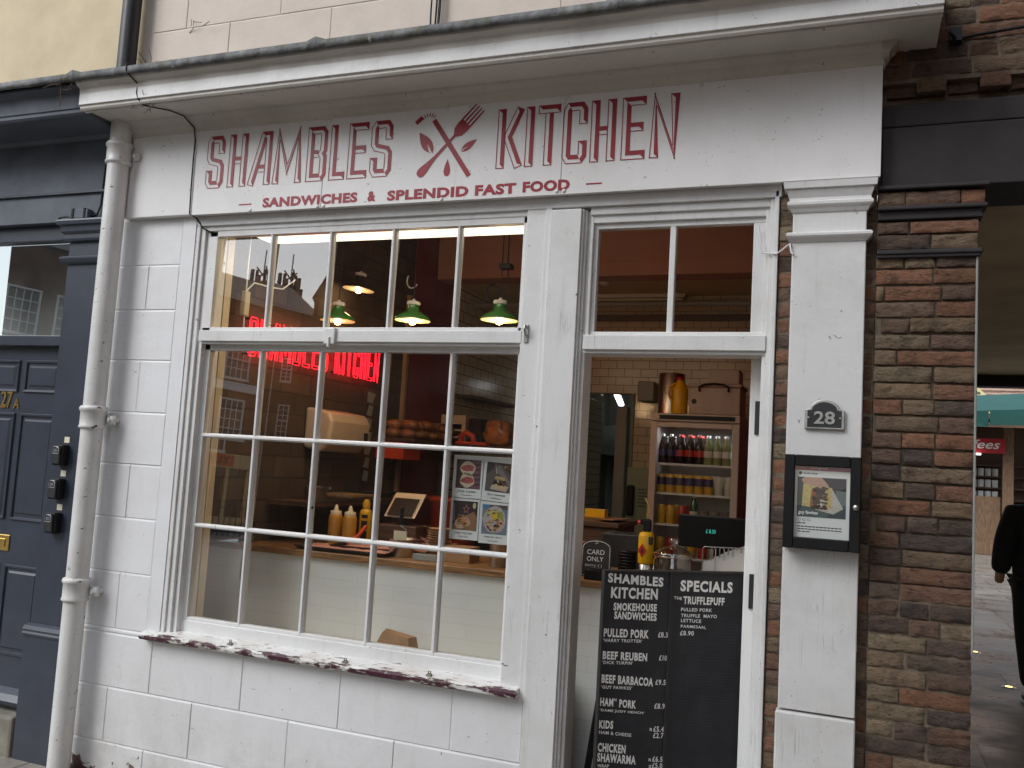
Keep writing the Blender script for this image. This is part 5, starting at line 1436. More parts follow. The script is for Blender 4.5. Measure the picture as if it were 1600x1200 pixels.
# ================================================================== service counter and what stands on it
ct = thing('counter', 'pale brick fronted service counter with thick butcher block top', 'counter', (-1.7, 0.8, 0))
MB().box(-3.495, -0.40, 0.515, 0.60, 0, 1.064).build('front', M['counter_front'], ct)
MB().box(-3.018, -0.38, 0.485, 1.12, 1.066, 1.098).box(-3.495, -3.018, 0.485, 0.61, 1.066, 1.098).build('worktop', M['counter_wood'], ct, bevel=0.004)
CT = 1.098
def squeeze(mat, capmat, parent):
    MB().lathe((0, 0, 0), [(0.036, 0), (0.038, 0.01), (0.038, 0.150), (0.034, 0.165), (0.030, 0.170)], 20).build('bottle', mat, parent)
    MB().lathe((0, 0, 0.170), [(0.031, 0), (0.031, 0.018), (0.014, 0.022), (0.007, 0.050), (0.004, 0.052)], 18).build('nozzle', capmat, parent)
sq1 = thing('sauce_bottle', 'pale mustard squeeze bottle with cloudy cap, left one on the counter', 'sauce bottle', (-2.63, 0.80, CT), 0, 'mustard bottles on the counter', local=True)
squeeze(M['mustard'], M['cream_enamel'], sq1)
place(sq1, False, (-2.535, 0.79, CT), 'mustard squeeze bottle standing between the pale one and the labelled canister')
gasm = {}
def canister(loc, lab, s=1.0):
    o = thing('gas_canister', lab, 'gas canister', loc, 0, None, local=True)
    MB().lathe((0, 0, 0), [(0.033, 0), (0.035, 0.006), (0.035, 0.175), (0.030, 0.195), (0.016, 0.205), (0.016, 0.212)], 24).build('canister', M['yellow_plastic'], o)
    return o
gc = canister((-2.52, 0.93, CT), 'yellow gas canister with black warning labels behind the mustard bottles')
b = MB()
for z, h in ((0.155, 0.018), (0.095, 0.045), (0.035, 0.05)):
    b.box(-0.006, 0.027, -0.0352, -0.026, z, z+h)
b.build('label', M['print_black'], gc)
MB().lathe((0, 0, 0.205), [(0.02, 0), (0.022, 0.03), (0.012, 0.05)], 16).build('cap', M['yellow_plastic'], gc)
tr1 = thing('paper_tray', 'steel tray lined with pink gingham paper at the counter edge, long left one', 'tray', (-2.42, 0.60, CT), 0, 'pink lined trays on the counter', local=True)
b = MB(); b.add([(-.25, -.085, .006), (.25, -.085, .006), (.25, .085, .006), (-.25, .085, .006), (-.265, -.10, .022), (.265, -.10, .022), (.265, .10, .022), (-.265, .10, .022)], [(0, 1, 2, 3), (0, 1, 5, 4), (1, 2, 6, 5), (2, 3, 7, 6), (3, 0, 4, 7)])
b.build('tray', M['dark_steel'], tr1)
b = MB(); n = 14
for i in range(n):
    x0, x1 = -.24+i*.48/n, -.24+(i+1)*.48/n
    z0, z1 = .016+.006*noise.noise(Vector((x0*20, 0, 0))), .016+.006*noise.noise(Vector((x1*20, 0, 0)))
    b.add([(x0, -.088, z0), (x1, -.088, z1), (x1, .088, z1+.006), (x0, .088, z0+.006)], [(0, 1, 2, 3)])
b.build('liner', M['pink_paper'], tr1)
t2 = place(tr1, False, (-2.28, 0.72, CT+0.008), 'pink paper lined tray beside the steel pot, right one'); t2.rotation_euler = (0, 0, 0.12)
pt = thing('steel_pot', 'short round steel pot holding a spatula on the counter', 'pot', (-2.135, 0.66, CT))
MB().lathe((-2.135, 0.66, CT), [(0.068, 0), (0.072, 0.004), (0.072, 0.085), (0.075, 0.088), (0.070, 0.088), (0.068, 0.01)], 28, cap=False).build('pot', M['steel'], pt)
spa = thing('spatula', 'spatula with dark handle standing in the steel pot', 'spatula', (-2.16, 0.66, CT+0.03))
MB().box(-2.193, -2.118, 0.655, 0.658, CT+0.03, CT+0.125).build('blade', M['cream_enamel'], spa, bevel=0.001)
b = MB(); b.tube([(-2.12, 0.657, CT+0.11), (-2.125, 0.657, CT+0.135), (-2.155, 0.657, CT+0.150), (-2.156, 0.657, CT+0.165)], 0.003); b.build('neck', M['steel'], spa)
b = MB(); b.lathe((-2.156, 0.657, CT+0.16), [(0.008, 0), (0.012, 0.01), (0.010, 0.06), (0.013, 0.075), (0.010, 0.085), (0, 0.088)], 14); b.build('handle', M['black_plastic'], spa)
for k in range(12):
    lab = 'brown card food tray in a tall stack behind the glazing bar'
    if k == 0:
        fd = tag(MB().lathe((0, 0, 0), [(0.040, 0), (0.058, 0.010), (0.062, 0.012), (0.062, 0.014), (0.038, 0.003)], 20, cap=False).build('food_tray', M['kraft']), lab, 'food tray', 'stacked card trays on the counter')
        fd.location = (-1.965, 0.72, CT)
    else:
        c2 = fd.copy(); COL.objects.link(c2); c2.location = (-1.965 + random.uniform(-.004, .004), 0.72, CT+k*0.0125)
bx_ = tag(MB().box(-2.03, -1.90, 0.56, 0.60, CT+.0005, CT+0.03).build('carton', M['steel_panel'], bevel=0.002), 'flat grey carton at the counter edge under the stacked trays', 'carton')
bx_ = tag(MB().box(-1.90, -1.75, 0.62, 0.75, CT+.0005, CT+0.075).build('carton', M['kraft'], bevel=0.002), 'brown card carton on the counter behind the photo sheet', 'carton')
bk_ = thing('steel_beaker', 'tall steel beaker on the counter below the photo sheet', 'beaker', (-1.60, 0.62, CT))
MB().lathe((-1.60, 0.62, CT), [(0.040, 0), (0.043, 0.004), (0.046, 0.125), (0.048, 0.127), (0.044, 0.126), (0.040, 0.01)], 24, cap=False).build('cup', M['steel'], bk_)
rgs = thing('till', 'small grey weighing till with tilted screen behind the spatula', 'till', (-2.33, 1.0, CT))
MB().box(-2.44, -2.20, 0.92, 1.10, CT, CT+0.13).build('base', M['dark_wood'], rgs, bevel=0.006)
b = MB(); b.prism([(-2.42, 0.95, CT+0.17), (-2.23, 0.95, CT+0.17), (-2.23, 1.06, CT+0.285), (-2.42, 1.06, CT+0.285)], (0, 0.02, 0.015)); b.build('screen_housing', M['dispenser'], rgs, bevel=0.004)
b = MB(); b.prism([(-2.40, 0.957, CT+0.185), (-2.25, 0.957, CT+0.185), (-2.25, 1.040, CT+0.272), (-2.40, 1.040, CT+0.272)], (0, -0.010, -0.004)); b.build('screen', M['black_plastic'], rgs)
MB().cyl((-2.325, 1.0, CT+0.13), (-2.325, 1.01, CT+0.20), 0.02, 12).build('stem', M['black_plastic'], rgs)
ob = thing('tongs', 'orange handled tongs lying across the pink tray', 'tongs', (-2.42, 0.72, CT))
b = MB(); b.tube([(-2.44, 0.80, CT+0.12), (-2.45, 0.74, CT+0.07), (-2.47, 0.66, CT+0.035)], 0.010); b.build('handle', M['orange_plastic'], ob)
b = MB(); b.tube([(-2.47, 0.66, CT+0.035), (-2.50, 0.60, CT+0.03)], 0.008); b.build('jaw', M['black_plastic'], ob)

# paper bag standing on the boards under the counter, seen at the foot of the window
ws = tag(MB().box(-3.49, -1.215, 0.155, 0.512, 0.66, 0.690).build('window_shelf', M['cream_reveal']), 'cream inner window board below the counter front', 'shelf')
bgp = MB(); bgp.add([(-2.08, .30, .6905), (-1.88, .30, .6905), (-1.88, .40, .6905), (-2.08, .40, .6905), (-2.035, .315, .785), (-1.895, .305, .775), (-1.885, .37, .772), (-2.05, .385, .790), (-1.96, .345, .765)],
                     [(0, 1, 2, 3), (0, 1, 5, 4), (1, 2, 6, 5), (2, 3, 7, 6), (3, 0, 4, 7), (4, 5, 8), (5, 6, 8), (6, 7, 8), (7, 4, 8)])
tag(bgp.build('paper_bag', M['kraft']), 'open brown paper bag on the window board by the lower glazing bar', 'bag')

# ---- side wall things
dr = thing('towel_dispenser', 'beige paper towel dispenser on the side wall below the neon sign', 'dispenser', (-3.02, 1.24, 1.6))
b = MB(); b.prism([(-3.02, 1.01, 1.62), (-2.90, 1.01, 1.60), (-2.84, 1.01, 1.66), (-2.83, 1.01, 1.78), (-2.86, 1.01, 1.835), (-3.02, 1.01, 1.86)], (0, 0.44, 0)); b.build('case', M['dispenser'], dr, bevel=0.02, seg=3)
b = MB(); b.box(-2.834, -2.826, 1.38, 1.42, 1.66, 1.73); b.build('window', M['black_plastic'], dr, bevel=0.006)
sp = MB()
for k in range(7):
    z = 2.01 - k*0.085
    sp.quad((-2.98+random.uniform(-.01, .01), 1.66+random.uniform(-.015, .015), z), (-2.975, 1.72+random.uniform(-.01, .02), z-.01), (-2.98, 1.71, z-.075), (-2.985, 1.65, z-.068))
tag(sp.build('sticker_strip', M['steel_panel']), 'hanging strip of pale stickers on the side wall below the neon sign', 'sticker strip')
bt_ = tag(MB().box(-3.02, -2.99, 2.16, 2.19, 0.9, 2.75).build('batten', M['pale_wood']), 'upright pale wooden batten on the side wall beside the red pier', 'batten')
shf = thing('wall_shelf', 'brown wall shelf holding bagged rolls before the red pier', 'shelf', (-2.9, 2.35, 1.7))
MB().box(-3.015, -2.72, 1.84, 2.92, 1.700, 1.722).build('board', M['dark_wood'], shf)
b = MB()
for yy in (1.95, 2.80): b.prism([(-3.015, yy, 1.70), (-2.76, yy, 1.70), (-3.015, yy, 1.52)], (0, 0.02, 0))
b.build('bracket', M['dark_wood'], shf)
def lumpy(mb, x0, x1, y0, y1, z0, z1, s, n=22):
    c = Vector(((x0+x1)/2, (y0+y1)/2, (z0+z1)/2)); h = Vector(((x1-x0)/2, (y1-y0)/2, (z1-z0)/2)); vs = []
    for j in range(n+1):
        for i in range(2*n):
            th, ph = math.pi*j/n, math.pi*i/n
            d = Vector((math.sin(th)*math.cos(ph), math.sin(th)*math.sin(ph), math.cos(th)))
            d = Vector([math.copysign(abs(q)**0.55, q) for q in d])
            k = 1 + 0.17*noise.noise(d*2.3 + Vector((s, s*2, 0))) + 0.13*noise.noise(d*6.0 + Vector((s, 0, s))) + 0.05*noise.noise(d*15.0)
            vs.append(c + Vector((d.x*h.x*k, d.y*h.y*k, d.z*h.z*(k if d.z > 0 else 1))))
    mb.add(vs, [(j*2*n+i, j*2*n+(i+1) % (2*n), (j+1)*2*n+(i+1) % (2*n), (j+1)*2*n+i) for j in range(n) for i in range(2*n)], True)
    return mb
def rolls(x0, x1, y0, y1, z0, z1, seed):
    mb = MB(); rr = random.Random(seed)
    ny_, nz_ = max(2, int((y1-y0)/0.085)), max(2, int((z1-z0)/0.062))
    for j in range(ny_):
        for k in range(nz_):
            for x in (x0+0.06, x1-0.06):
                k_ = rr.uniform(.75, 1.1); mb.col = (0.40*k_, 0.17*k_, 0.05*k_)
                mb.sphere((x+rr.uniform(-.01, .01), y0+(j+.5)*(y1-y0)/ny_+rr.uniform(-.012, .012), z0+0.034+k*0.058+rr.uniform(-.004, .006)), 0.05, 14, 1.25+rr.uniform(-.1, .1), 0.95, 0.72)
    return mb
tag(rolls(-2.98, -2.74, 1.86, 2.24, 1.722, 1.90, 3).build('bread_bag', M['rolls'], colours=True), 'bag of brown rolls lit red by the neon, nearest on the wall shelf', 'bread bag', 'bread bags in the shop')
tag(rolls(-2.97, -2.76, 2.26, 2.58, 1.722, 1.86, 8).build('bread_bag', M['rolls'], colours=True), 'bag of brown rolls sagging before the red pier, farther on the wall shelf', 'bread bag', 'bread bags in the shop')
cr = thing('slatted_crate', 'small slatted wooden crate at the end of the wall shelf', 'crate', (-2.85, 2.75, 1.722))
b = MB()
for z in (1.724, 1.775, 1.826):
    b.box(-2.97, -2.95, 2.60, 2.90, z, z+0.036); b.box(-2.745, -2.73, 2.60, 2.90, z, z+0.036); b.box(-2.95, -2.745, 2.60, 2.612, z, z+0.036); b.box(-2.95, -2.745, 2.888, 2.90, z, z+0.036)
b.build('slats', M['pale_wood'], cr)
pb = thing('hanging_crate', 'red plastic crate tucked under the near end of the wall shelf', 'crate', (-2.88, 1.95, 1.5))
b = MB(); b.box(-3.01, -2.80, 1.84, 2.10, 1.58, 1.695); b.build('crate', M['orange_plastic'], pb, bevel=0.006)

# rear worktop with clutter, left of the doorway view
rw = thing('prep_bench', 'dark rear prep bench along the tiled back wall', 'bench', (-2.45, 2.85, 0))
MB().box(-2.93, -2.24, 2.55, 3.10, 0.0, 1.02).build('cabinet', M['dark_steel'], rw)
MB().box(-2.96, -2.22, 2.52, 3.12, 1.022, 1.05).build('worktop', M['dark_wood'], rw)
us_ = thing('upper_shelf', 'dark shelf over the prep bench crowded with bags and boxes', 'shelf', (-2.5, 3.1, 1.8))
MB().box(-3.01, -2.10, 2.44, 2.75, 1.690, 1.712).build('board', M['dark_wood'], us_)
MB().box(-3.01, -2.85, 3.05, 4.2, 2.10, 2.12).build('board', M['dark_wood'], us_)
b = MB()
for x in (-2.90, -2.14): b.box(x, x+0.02, 2.62, 2.65, 1.05, 1.69)
b.build('upright', M['dark_steel'], us_)
tag(lumpy(MB(), -2.53, -2.335, 2.52, 2.72, 1.712, 1.895, 5).build('bread_bag', M['bread_bag']), 'shiny bag of golden fried pieces on the shelf above the photo sheet', 'bread bag', 'bread bags in the shop')
tag(MB().box(-2.64, -2.545, 2.52, 2.70, 1.7125, 1.905).build('box', M['black_plastic'], bevel=0.004), 'black box on the shelf beside the bag of fried pieces', 'box')
tag(MB().box(-2.90, -2.70, 2.60, 2.73, 1.7125, 1.93).build('carton', M['cream_reveal'], bevel=0.003), 'cream printed carton on the upper shelf against the tiles', 'carton')
tg_ = MB(); tg_.tube([(-2.67, 2.47, 1.735), (-2.665, 2.46, 1.775), (-2.62, 2.45, 1.80), (-2.575, 2.46, 1.775), (-2.57, 2.47, 1.735)], 0.022, 10); tg_.box(-2.70, -2.46, 2.44, 2.50, 1.7125, 1.735)
tag(tg_.build('headphones', M['orange_plastic'], bevel=0.003), 'salmon coloured tape dispenser at the front edge of the upper shelf', 'dispenser')
hb = thing('storage_tub', 'tall orange plastic tub behind the counter left of the photo sheet', 'tub', (-2.52, 2.2, 0.6))
b = MB(); b.lathe((-2.60, 2.25, 0.0), [(0.15, 0), (0.17, 1.30), (0.185, 1.31), (0.185, 1.34), (0.16, 1.34)], 24); b.build('tub', M['orange_plastic'], hb)
MB().tube([(-2.33, 1.95, 1.30), (-2.32, 1.93, 1.38), (-2.33, 2.0, 1.46), (-2.36, 2.15, 1.46)], 0.02).build('handle', M['black_plastic'], hb)
gb = thing('grill_plate', 'long grill ledge with glints along the side wall behind the counter', 'grill', (-2.86, 1.5, 1.3))
MB().box(-3.012, -2.72, 0.7, 2.10, 1.30, 1.325).build('plate', M['dark_wood'], gb)
MB().box(-2.728, -2.716, 0.7, 2.10, 1.325, 1.34).build('rail', M['steel'], gb)

# ================================================================== doorway view: counter end
cs_ = thing('card_sign', 'small black arched chalkboard reading CARD ONLY on the counter', 'sign', (-1.115, 0.62, CT), 0, None, local=True)
def arch(w, h, r, y0, inset=0):
    w -= inset; pts = [(-w, 0.0+inset), (w, 0.0+inset), (w, h-inset)]
    for k in range(1, 12):
        a = math.pi*k/12; pts.append((w*math.cos(a), h-inset + r*math.sin(a)))
    pts.append((-w, h-inset)); return [(x, y0, z) for x, z in pts]
MB().prism(arch(0.070, 0.140, 0.032, 0), (0, 0.012, 0)).build('board', M['black_wood'], cs_, bevel=0.002)
b = MB(); b.tube(arch(0.070, 0.140, 0.032, -0.001, 0.007), 0.0013, 5, closed=True); b.tube([(0.006*math.cos(a), -0.001, 0.158+0.006*math.sin(a)) for a in [k*math.pi/5 for k in range(10)]], 0.001, 4, closed=True); b.build('chalk_border', M['letter_white'], cs_)
b = MB(); b.text('CARD', -0.042, 0.103, 0.080, 0.022, -0.0006, bold=0.0); b.text('ONLY', -0.042, 0.072, 0.076, 0.021, -0.0006, bold=0.0); b.text('(sorry :( )', -0.048, 0.046, 0.076, 0.014, -0.0006, bold=-0.005); b.build('lettering', M['letter_white'], cs_)
cs_.rotation_euler = (R(-6), 0, R(12))
cdr = thing('card_reader', 'black block stand on the counter in front of the card only sign', 'card reader', (-1.075, 0.54, CT))
MB().box(-1.135, -1.01, 0.50, 0.585, CT, CT+0.045).build('base', M['black_plastic'], cdr, bevel=0.004)
MB().box(-1.11, -1.06, 0.52, 0.56, CT+0.0455, CT+0.052).build('pad', M['black_iron'], cdr)
for k in range(9):
    if k == 0:
        ld_ = tag(MB().lathe((0, 0, 0), [(0.040, 0), (0.044, 0.002), (0.044, 0.010), (0.038, 0.013), (0.0, 0.013)], 20).build('cup_lid', M['black_plastic']), 'black plastic lid in the stack beside the card only sign', 'lid', 'stacked black lids on the counter')
        ld_.location = (-0.995, 0.74, CT)
    else:
        c2 = ld_.copy(); COL.objects.link(c2); c2.location = (-0.995+random.uniform(-.002, .002), 0.74, CT+k*0.0142)
gt = thing('gas_torch', 'yellow gas canister with black blowtorch head and red flame diamond on the counter', 'gas torch', (-0.905, 0.72, CT+0.075), 0, None, local=True)
MB().lathe((0, 0, 0), [(0.034, 0), (0.036, 0.005), (0.036, 0.125), (0.031, 0.140), (0.014, 0.146)], 22).build('canister', M['yellow_plastic'], gt)
b = MB(); b.prism([(-0.010, -0.0365, 0.030), (0.011, -0.0360, 0.060), (-0.010, -0.0365, 0.092), (-0.030, -0.0330, 0.060)], (0, -0.003, 0)); b.build('hazard_label', M['red_plastic'], gt)
b = MB(); b.box(0.018, 0.034, -0.034, -0.012, 0.09, 0.125); b.build('label', M['print_black'], gt)
b = MB(); b.prism([(-0.014, -0.0400, 0.050), (-0.006, -0.0400, 0.050), (-0.004, -0.0400, 0.060), (-0.010, -0.0400, 0.074), (-0.015, -0.0400, 0.060)], (0, -0.001, 0)); b.build('flame_mark', M['print_black'], gt)
b = MB(); b.box(-0.014, 0.020, -0.016, 0.016, 0.146, 0.20); b.box(-0.030, 0.014, -0.014, 0.014, 0.178, 0.205); b.build('torch_head', M['black_plastic'], gt, bevel=0.004)
b = MB(); b.lathe((-0.030, 0, 0.186), [(0.010, 0), (0.010, 0.010), (0.006, 0.014)], 14, (-1, 0, 0)); b.build('knob', M['red_plastic'], gt)
b = MB(); b.tube([(0.0, 0, 0.205), (-0.002, 0, 0.225), (0.012, 0, 0.25), (-0.004, 0, 0.285), (-0.014, 0, 0.30)], 0.005, 8); b.build('nozzle', M['brass'], gt)
tag(MB().lathe((-0.905, 0.72, CT), [(0.034, 0), (0.034, 0.07), (0.028, 0.0745)], 22).build('tin', M['steel']), 'dull steel tin under the yellow gas torch', 'tin')
jr = thing('glass_jar', 'clear glass cookie jar with domed lid and knob on the counter', 'jar', (-0.765, 0.66, CT), 0, None, local=True)
MB().lathe((0, 0, 0), [(0.0, 0.004), (0.070, 0.004), (0.086, 0.02), (0.090, 0.06), (0.088, 0.105), (0.080, 0.118), (0.082, 0.126)], 30, cap=False).build('bowl', M['glass_clean'], jr)
MB().lathe((0, 0, 0.126), [(0.090, 0), (0.091, 0.008), (0.078, 0.018), (0.050, 0.034), (0.022, 0.044), (0.013, 0.050), (0.020, 0.058), (0.026, 0.070), (0.018, 0.082), (0.0, 0.084)], 30, cap=False).build('lid', M['glass_clean'], jr)
MB().lathe((0, 0, 0.008), [(0.0, 0), (0.062, 0.002), (0.066, 0.02), (0.05, 0.035), (0.0, 0.04)], 20).build('cookies', M['kraft'], jr)
MB().lathe((0, 0, 0.121), [(0.0835, 0), (0.0865, 0.003), (0.0835, 0.006)], 30, cap=False).build('rim', M['steel'], jr)
tm = thing('cash_till', 'black touch screen till turned away on the counter by the door jamb', 'till', (-0.60, 0.90, CT))
b = MB(); b.prism([(-0.80, 0.95, CT+0.15), (-0.42, 0.88, CT+0.15), (-0.42, 0.87, CT+0.305), (-0.80, 0.94, CT+0.305)], (0, 0.03, 0.0)); b.build('screen', M['black_plastic'], tm, bevel=0.005)
b = MB(); b.box(-0.70, -0.50, 0.93, 1.05, CT, CT+0.02); b.box(-0.63, -0.57, 0.96, 1.0, CT+0.02, CT+0.2); b.build('stand', M['black_plastic'], tm, bevel=0.004)
MB().text('£ 8.30', -0.66, CT+0.225, 0.045, 0.018, 0.900, bold=0.0).build('customer_display', emit('teal digits', (0.05, 0.6, 0.5), 0.35), tm)
rk = thing('bag_rack', 'wire rack holding white paper bags on the counter by the door jamb', 'rack', (-0.55, 0.70, CT))
b = MB()
for k, x in enumerate((-0.635, -0.60, -0.565, -0.53, -0.495)):
    yy = 0.66 + 0.02*k
    b.tube([(x, yy, CT), (x, yy, CT+0.172), (x+0.008, yy, CT+0.180), (x+0.048, yy+0.01, CT+0.180), (x+0.056, yy+0.01, CT+0.172), (x+0.056, yy+0.01, CT)], 0.0028, 6)
b.build('wire', M['steel'], rk)
b = MB()
for k in range(5):
    b.prism([(-0.66+0.03*k, 0.665+0.016*k, CT+0.002), (-0.46+0.01*k, 0.69+0.016*k, CT+0.002), (-0.42, 0.70+0.016*k, CT+0.135+0.018*k), (-0.63+0.02*k, 0.672+0.016*k, CT+0.115+0.010*k)], (0, 0.003, 0))
tag(b.build('paper_bags', M['paper']), 'sheaf of white paper bags leaning in the wire rack', 'paper bags')

# rear side table with wood front, boxes and papers
sb = thing('side_table', 'brown wooden side table behind the counter left of the doorway view', 'table', (-1.55, 1.75, 0))
MB().box(-1.95, -1.235, 1.50, 1.98, 1.270, 1.297).build('top', M['dark_wood'], sb, bevel=0.003)
MB().box(-1.93, -1.25, 1.52, 1.96, 0.0, 1.270).build('cabinet', M['dark_wood'], sb)
tag(MB().box(-1.47, -1.35, 1.62, 1.70, 1.3145, 1.362).build('tea_box', M['yellow_plastic'], bevel=0.002), 'small yellow printed box on papers on the side table', 'box')
b = MB()
for k in range(6):
    a = random.uniform(-.3, .3); cx = -1.46+0.02*k; z = 1.2975+0.0028*k
    b.prism([(cx-.12, 1.58, z), (cx+.10, 1.58+a*.1, z), (cx+.12, 1.80, z), (cx-.10, 1.82, z)], (0, 0, 0.0022))
tag(b.build('papers', M['kraft']), 'loose sheaf of brown papers under the yellow box', 'papers')
tag(MB().box(-1.32, -1.24, 1.0, 1.10, CT+.0005, CT+0.12).build('carton', M['kraft'], bevel=0.003), 'brown carton on the counter behind the card only sign', 'carton')

# display fridge
fr = thing('display_fridge', 'white glass door drinks fridge with black top panel facing the doorway', 'fridge', (-0.99, 2.65, 0))
FX0, FX1, FY = -1.275, -0.70, 2.40
b = MB(); b.box(FX0, FX0+0.03, FY+0.04, 2.95, 0.06, 1.985); b.box(FX1-0.03, FX1, FY+0.04, 2.95, 0.06, 1.985); b.box(FX0+0.03, FX1-0.03, 2.90, 2.95, 0.06, 1.985); b.box(FX0+0.03, FX1-0.03, FY+0.04, 2.90, 0.06, 0.30); b.box(FX0, FX1, FY, FY+0.04, 1.935, 1.985); b.box(FX0+0.03, FX1-0.03, FY+0.04, 2.9, 1.92, 1.985)
b.build('cabinet', M['fridge'], fr, bevel=0.004)
b = MB(); b.prism([(FX0+0.03+0.014*(1-math.cos(a))+0.0, FY-0.001, 1.960+0.014*math.sin(a)) for a in [math.pi/2+k*math.pi/8 for k in range(9)]][::1] + [(FX1-0.03, FY-0.001, 1.946), (FX1-0.03, FY-0.001, 1.974)], (0, -0.004, 0)); b.build('control_panel', M['black_plastic'], fr)
b = MB(); b.box(FX0, FX0+0.045, FY, FY+0.036, 0.30, 1.928); b.box(FX1-0.045, FX1, FY, FY+0.036, 0.30, 1.928); b.box(FX0+0.045, FX1-0.045, FY, FY+0.036, 1.895, 1.928); b.box(FX0+0.045, FX1-0.045, FY, FY+0.036, 0.30, 0.36)
fdoor = b.build('door', M['fridge'], fr, bevel=0.004)
MB().quad((FX0+0.045, FY+0.015, 0.36), (FX1-0.045, FY+0.015, 0.36), (FX1-0.045, FY+0.015, 1.895), (FX0+0.045, FY+0.015, 1.895)).build('glass', M['glass_plain'], fdoor)
b = MB()
for z in (1.655, 1.462, 1.26, 1.05): 
    for k in range(12): b.cyl((FX0+0.035, FY+0.06+k*0.034, z), (FX1-0.035, FY+0.06+k*0.034, z), 0.0028, 6)
    b.box(FX0+0.032, FX1-0.032, FY+0.045, FY+0.050, z-0.008, z+0.006)
b.build('wire_shelf', M['paper'], fr)
fl_ = bpy.data.lights.new('fridge_glow', 'AREA'); fl_.shape = 'RECTANGLE'; fl_.size = 0.42; fl_.size_y = 0.06; fl_.energy = 0.5; fl_.color = (0.85, 0.92, 1.0)
fo = bpy.data.objects.new('fridge_glow', fl_); COL.objects.link(fo); fo.parent = fr; fo.location = (0.0, -0.15, 1.905)
def bottle(kind, body, capm, labm, loc, lab, grp):
    o = thing('drink_bottle', lab, 'bottle', loc, 0, grp, local=True)
    MB().lathe((0, 0, 0), [(0.026, 0), (0.028, 0.006), (0.028, 0.105), (0.026, 0.125), (0.014, 0.160), (0.012, 0.178)], 18).build('bottle', body, o)
    MB().lathe((0, 0, 0.176), [(0.014, 0), (0.014, 0.016), (0.0, 0.017)], 14).build('cap', capm, o)
    MB().lathe((0, 0, 0.050), [(0.0286, 0), (0.0286, 0.042)], 18, cap=False).build('label', labm, o)
    return o
Zs = 1.659
cola = bottle('cola', M['cola'], M['can_red'], M['can_red'], (-1.085, FY+0.09, Zs), 'dark cola bottle with red cap and label on the top fridge shelf', 'cola bottles in the fridge')
for x, dy in ((-1.025, .09), (-0.965, .09), (-1.085, .17), (-1.020, .17), (-0.955, .17)):
    place(cola, False, (x, FY+dy, Zs + (0.0 if dy < .1 else 0.0)), 'dark cola bottle with red cap and label on the top fridge shelf')
dk = bottle('dark', M['cola'], M['steel'], M['can_blue'], (-1.205, FY+0.09, Zs), 'dark bottle with navy label and silver cap on the top fridge shelf', 'dark bottles in the fridge')
place(dk, False, (-1.150, FY+0.09, Zs), 'dark bottle with navy label and silver cap on the top fridge shelf')
lm_ = bottle('lime', M['lime_drink'], M['paper'], M['can_white'], (-0.905, FY+0.09, Zs), 'pale green drink bottle with white label on the top fridge shelf', 'pale green bottles in the fridge')
for x in (-0.848, -0.790):
    place(lm_, False, (x, FY+0.09, Zs), 'pale green drink bottle with white label on the top fridge shelf')
def can(body, loc, lab, grp, band=None):
    o = thing('drink_can', lab, 'can', loc, 0, grp, local=True)
    MB().lathe((0, 0, 0), [(0.024, 0), (0.0285, 0.006), (0.0285, 0.112), (0.024, 0.120), (0.023, 0.122)], 18).build('can', body, o)
    MB().lathe((0, 0, 0.1225), [(0.0225, 0), (0.0225, 0.002), (0.020, 0.0005)], 16).build('top', M['steel'], o)
    if band:
        MB().lathe((0, 0, 0.052), [(0.0289, 0), (0.0289, 0.05)], 18, cap=False).build('band', band, o)
    return o
Zc = 1.466
cy = can(M['can_yellow'], (-1.205, FY+0.09, Zc), 'yellow can with navy band on the middle fridge shelf', 'yellow cans in the fridge', M['can_blue'])
for k in range(1, 6):
    place(cy, False, (-1.205+0.062*k, FY+0.09, Zc), 'yellow can with navy band on the middle fridge shelf')
cw = can(M['can_white'], (-0.828, FY+0.09, Zc), 'plain pale can on the middle fridge shelf', 'pale cans in the fridge')
place(cw, False, (-0.766, FY+0.09, Zc), 'plain pale can on the middle fridge shelf')
Zl = 1.264
c0 = can(M['can_yellow'], (-1.195, FY+0.09, Zl), 'plain yellow can on the lower fridge shelf', 'cans on the lower fridge shelf')
place(c0, False, (-1.12, FY+0.16, Zl), 'plain yellow can farther back on the lower fridge shelf')
c1 = can(M['can_red'], (-1.06, FY+0.09, Zl), 'red can on the lower fridge shelf beside the green bottle', 'cans on the lower fridge shelf')
gbt = bottle('green', M['green_glass'], M['paper'], M['can_white'], (-0.985, FY+0.09, Zl), 'green glass water bottle on the lower fridge shelf', None)
tb_ = tag(MB().lathe((0, 0, 0), [(0.024, 0), (0.030, 0.10), (0.032, 0.102), (0.028, 0.10), (0.022, 0.006)], 16, cap=False).build('tumbler', M['clear_drink']), 'clear tumbler on the lower fridge shelf', 'tumbler', 'tumblers in the fridge')
tb_.location = (-0.915, FY+0.09, Zl)
for x in (-0.845, -0.778):
    c2 = tb_.copy(); COL.objects.link(c2); c2.location = (x, FY+0.09, Zl)
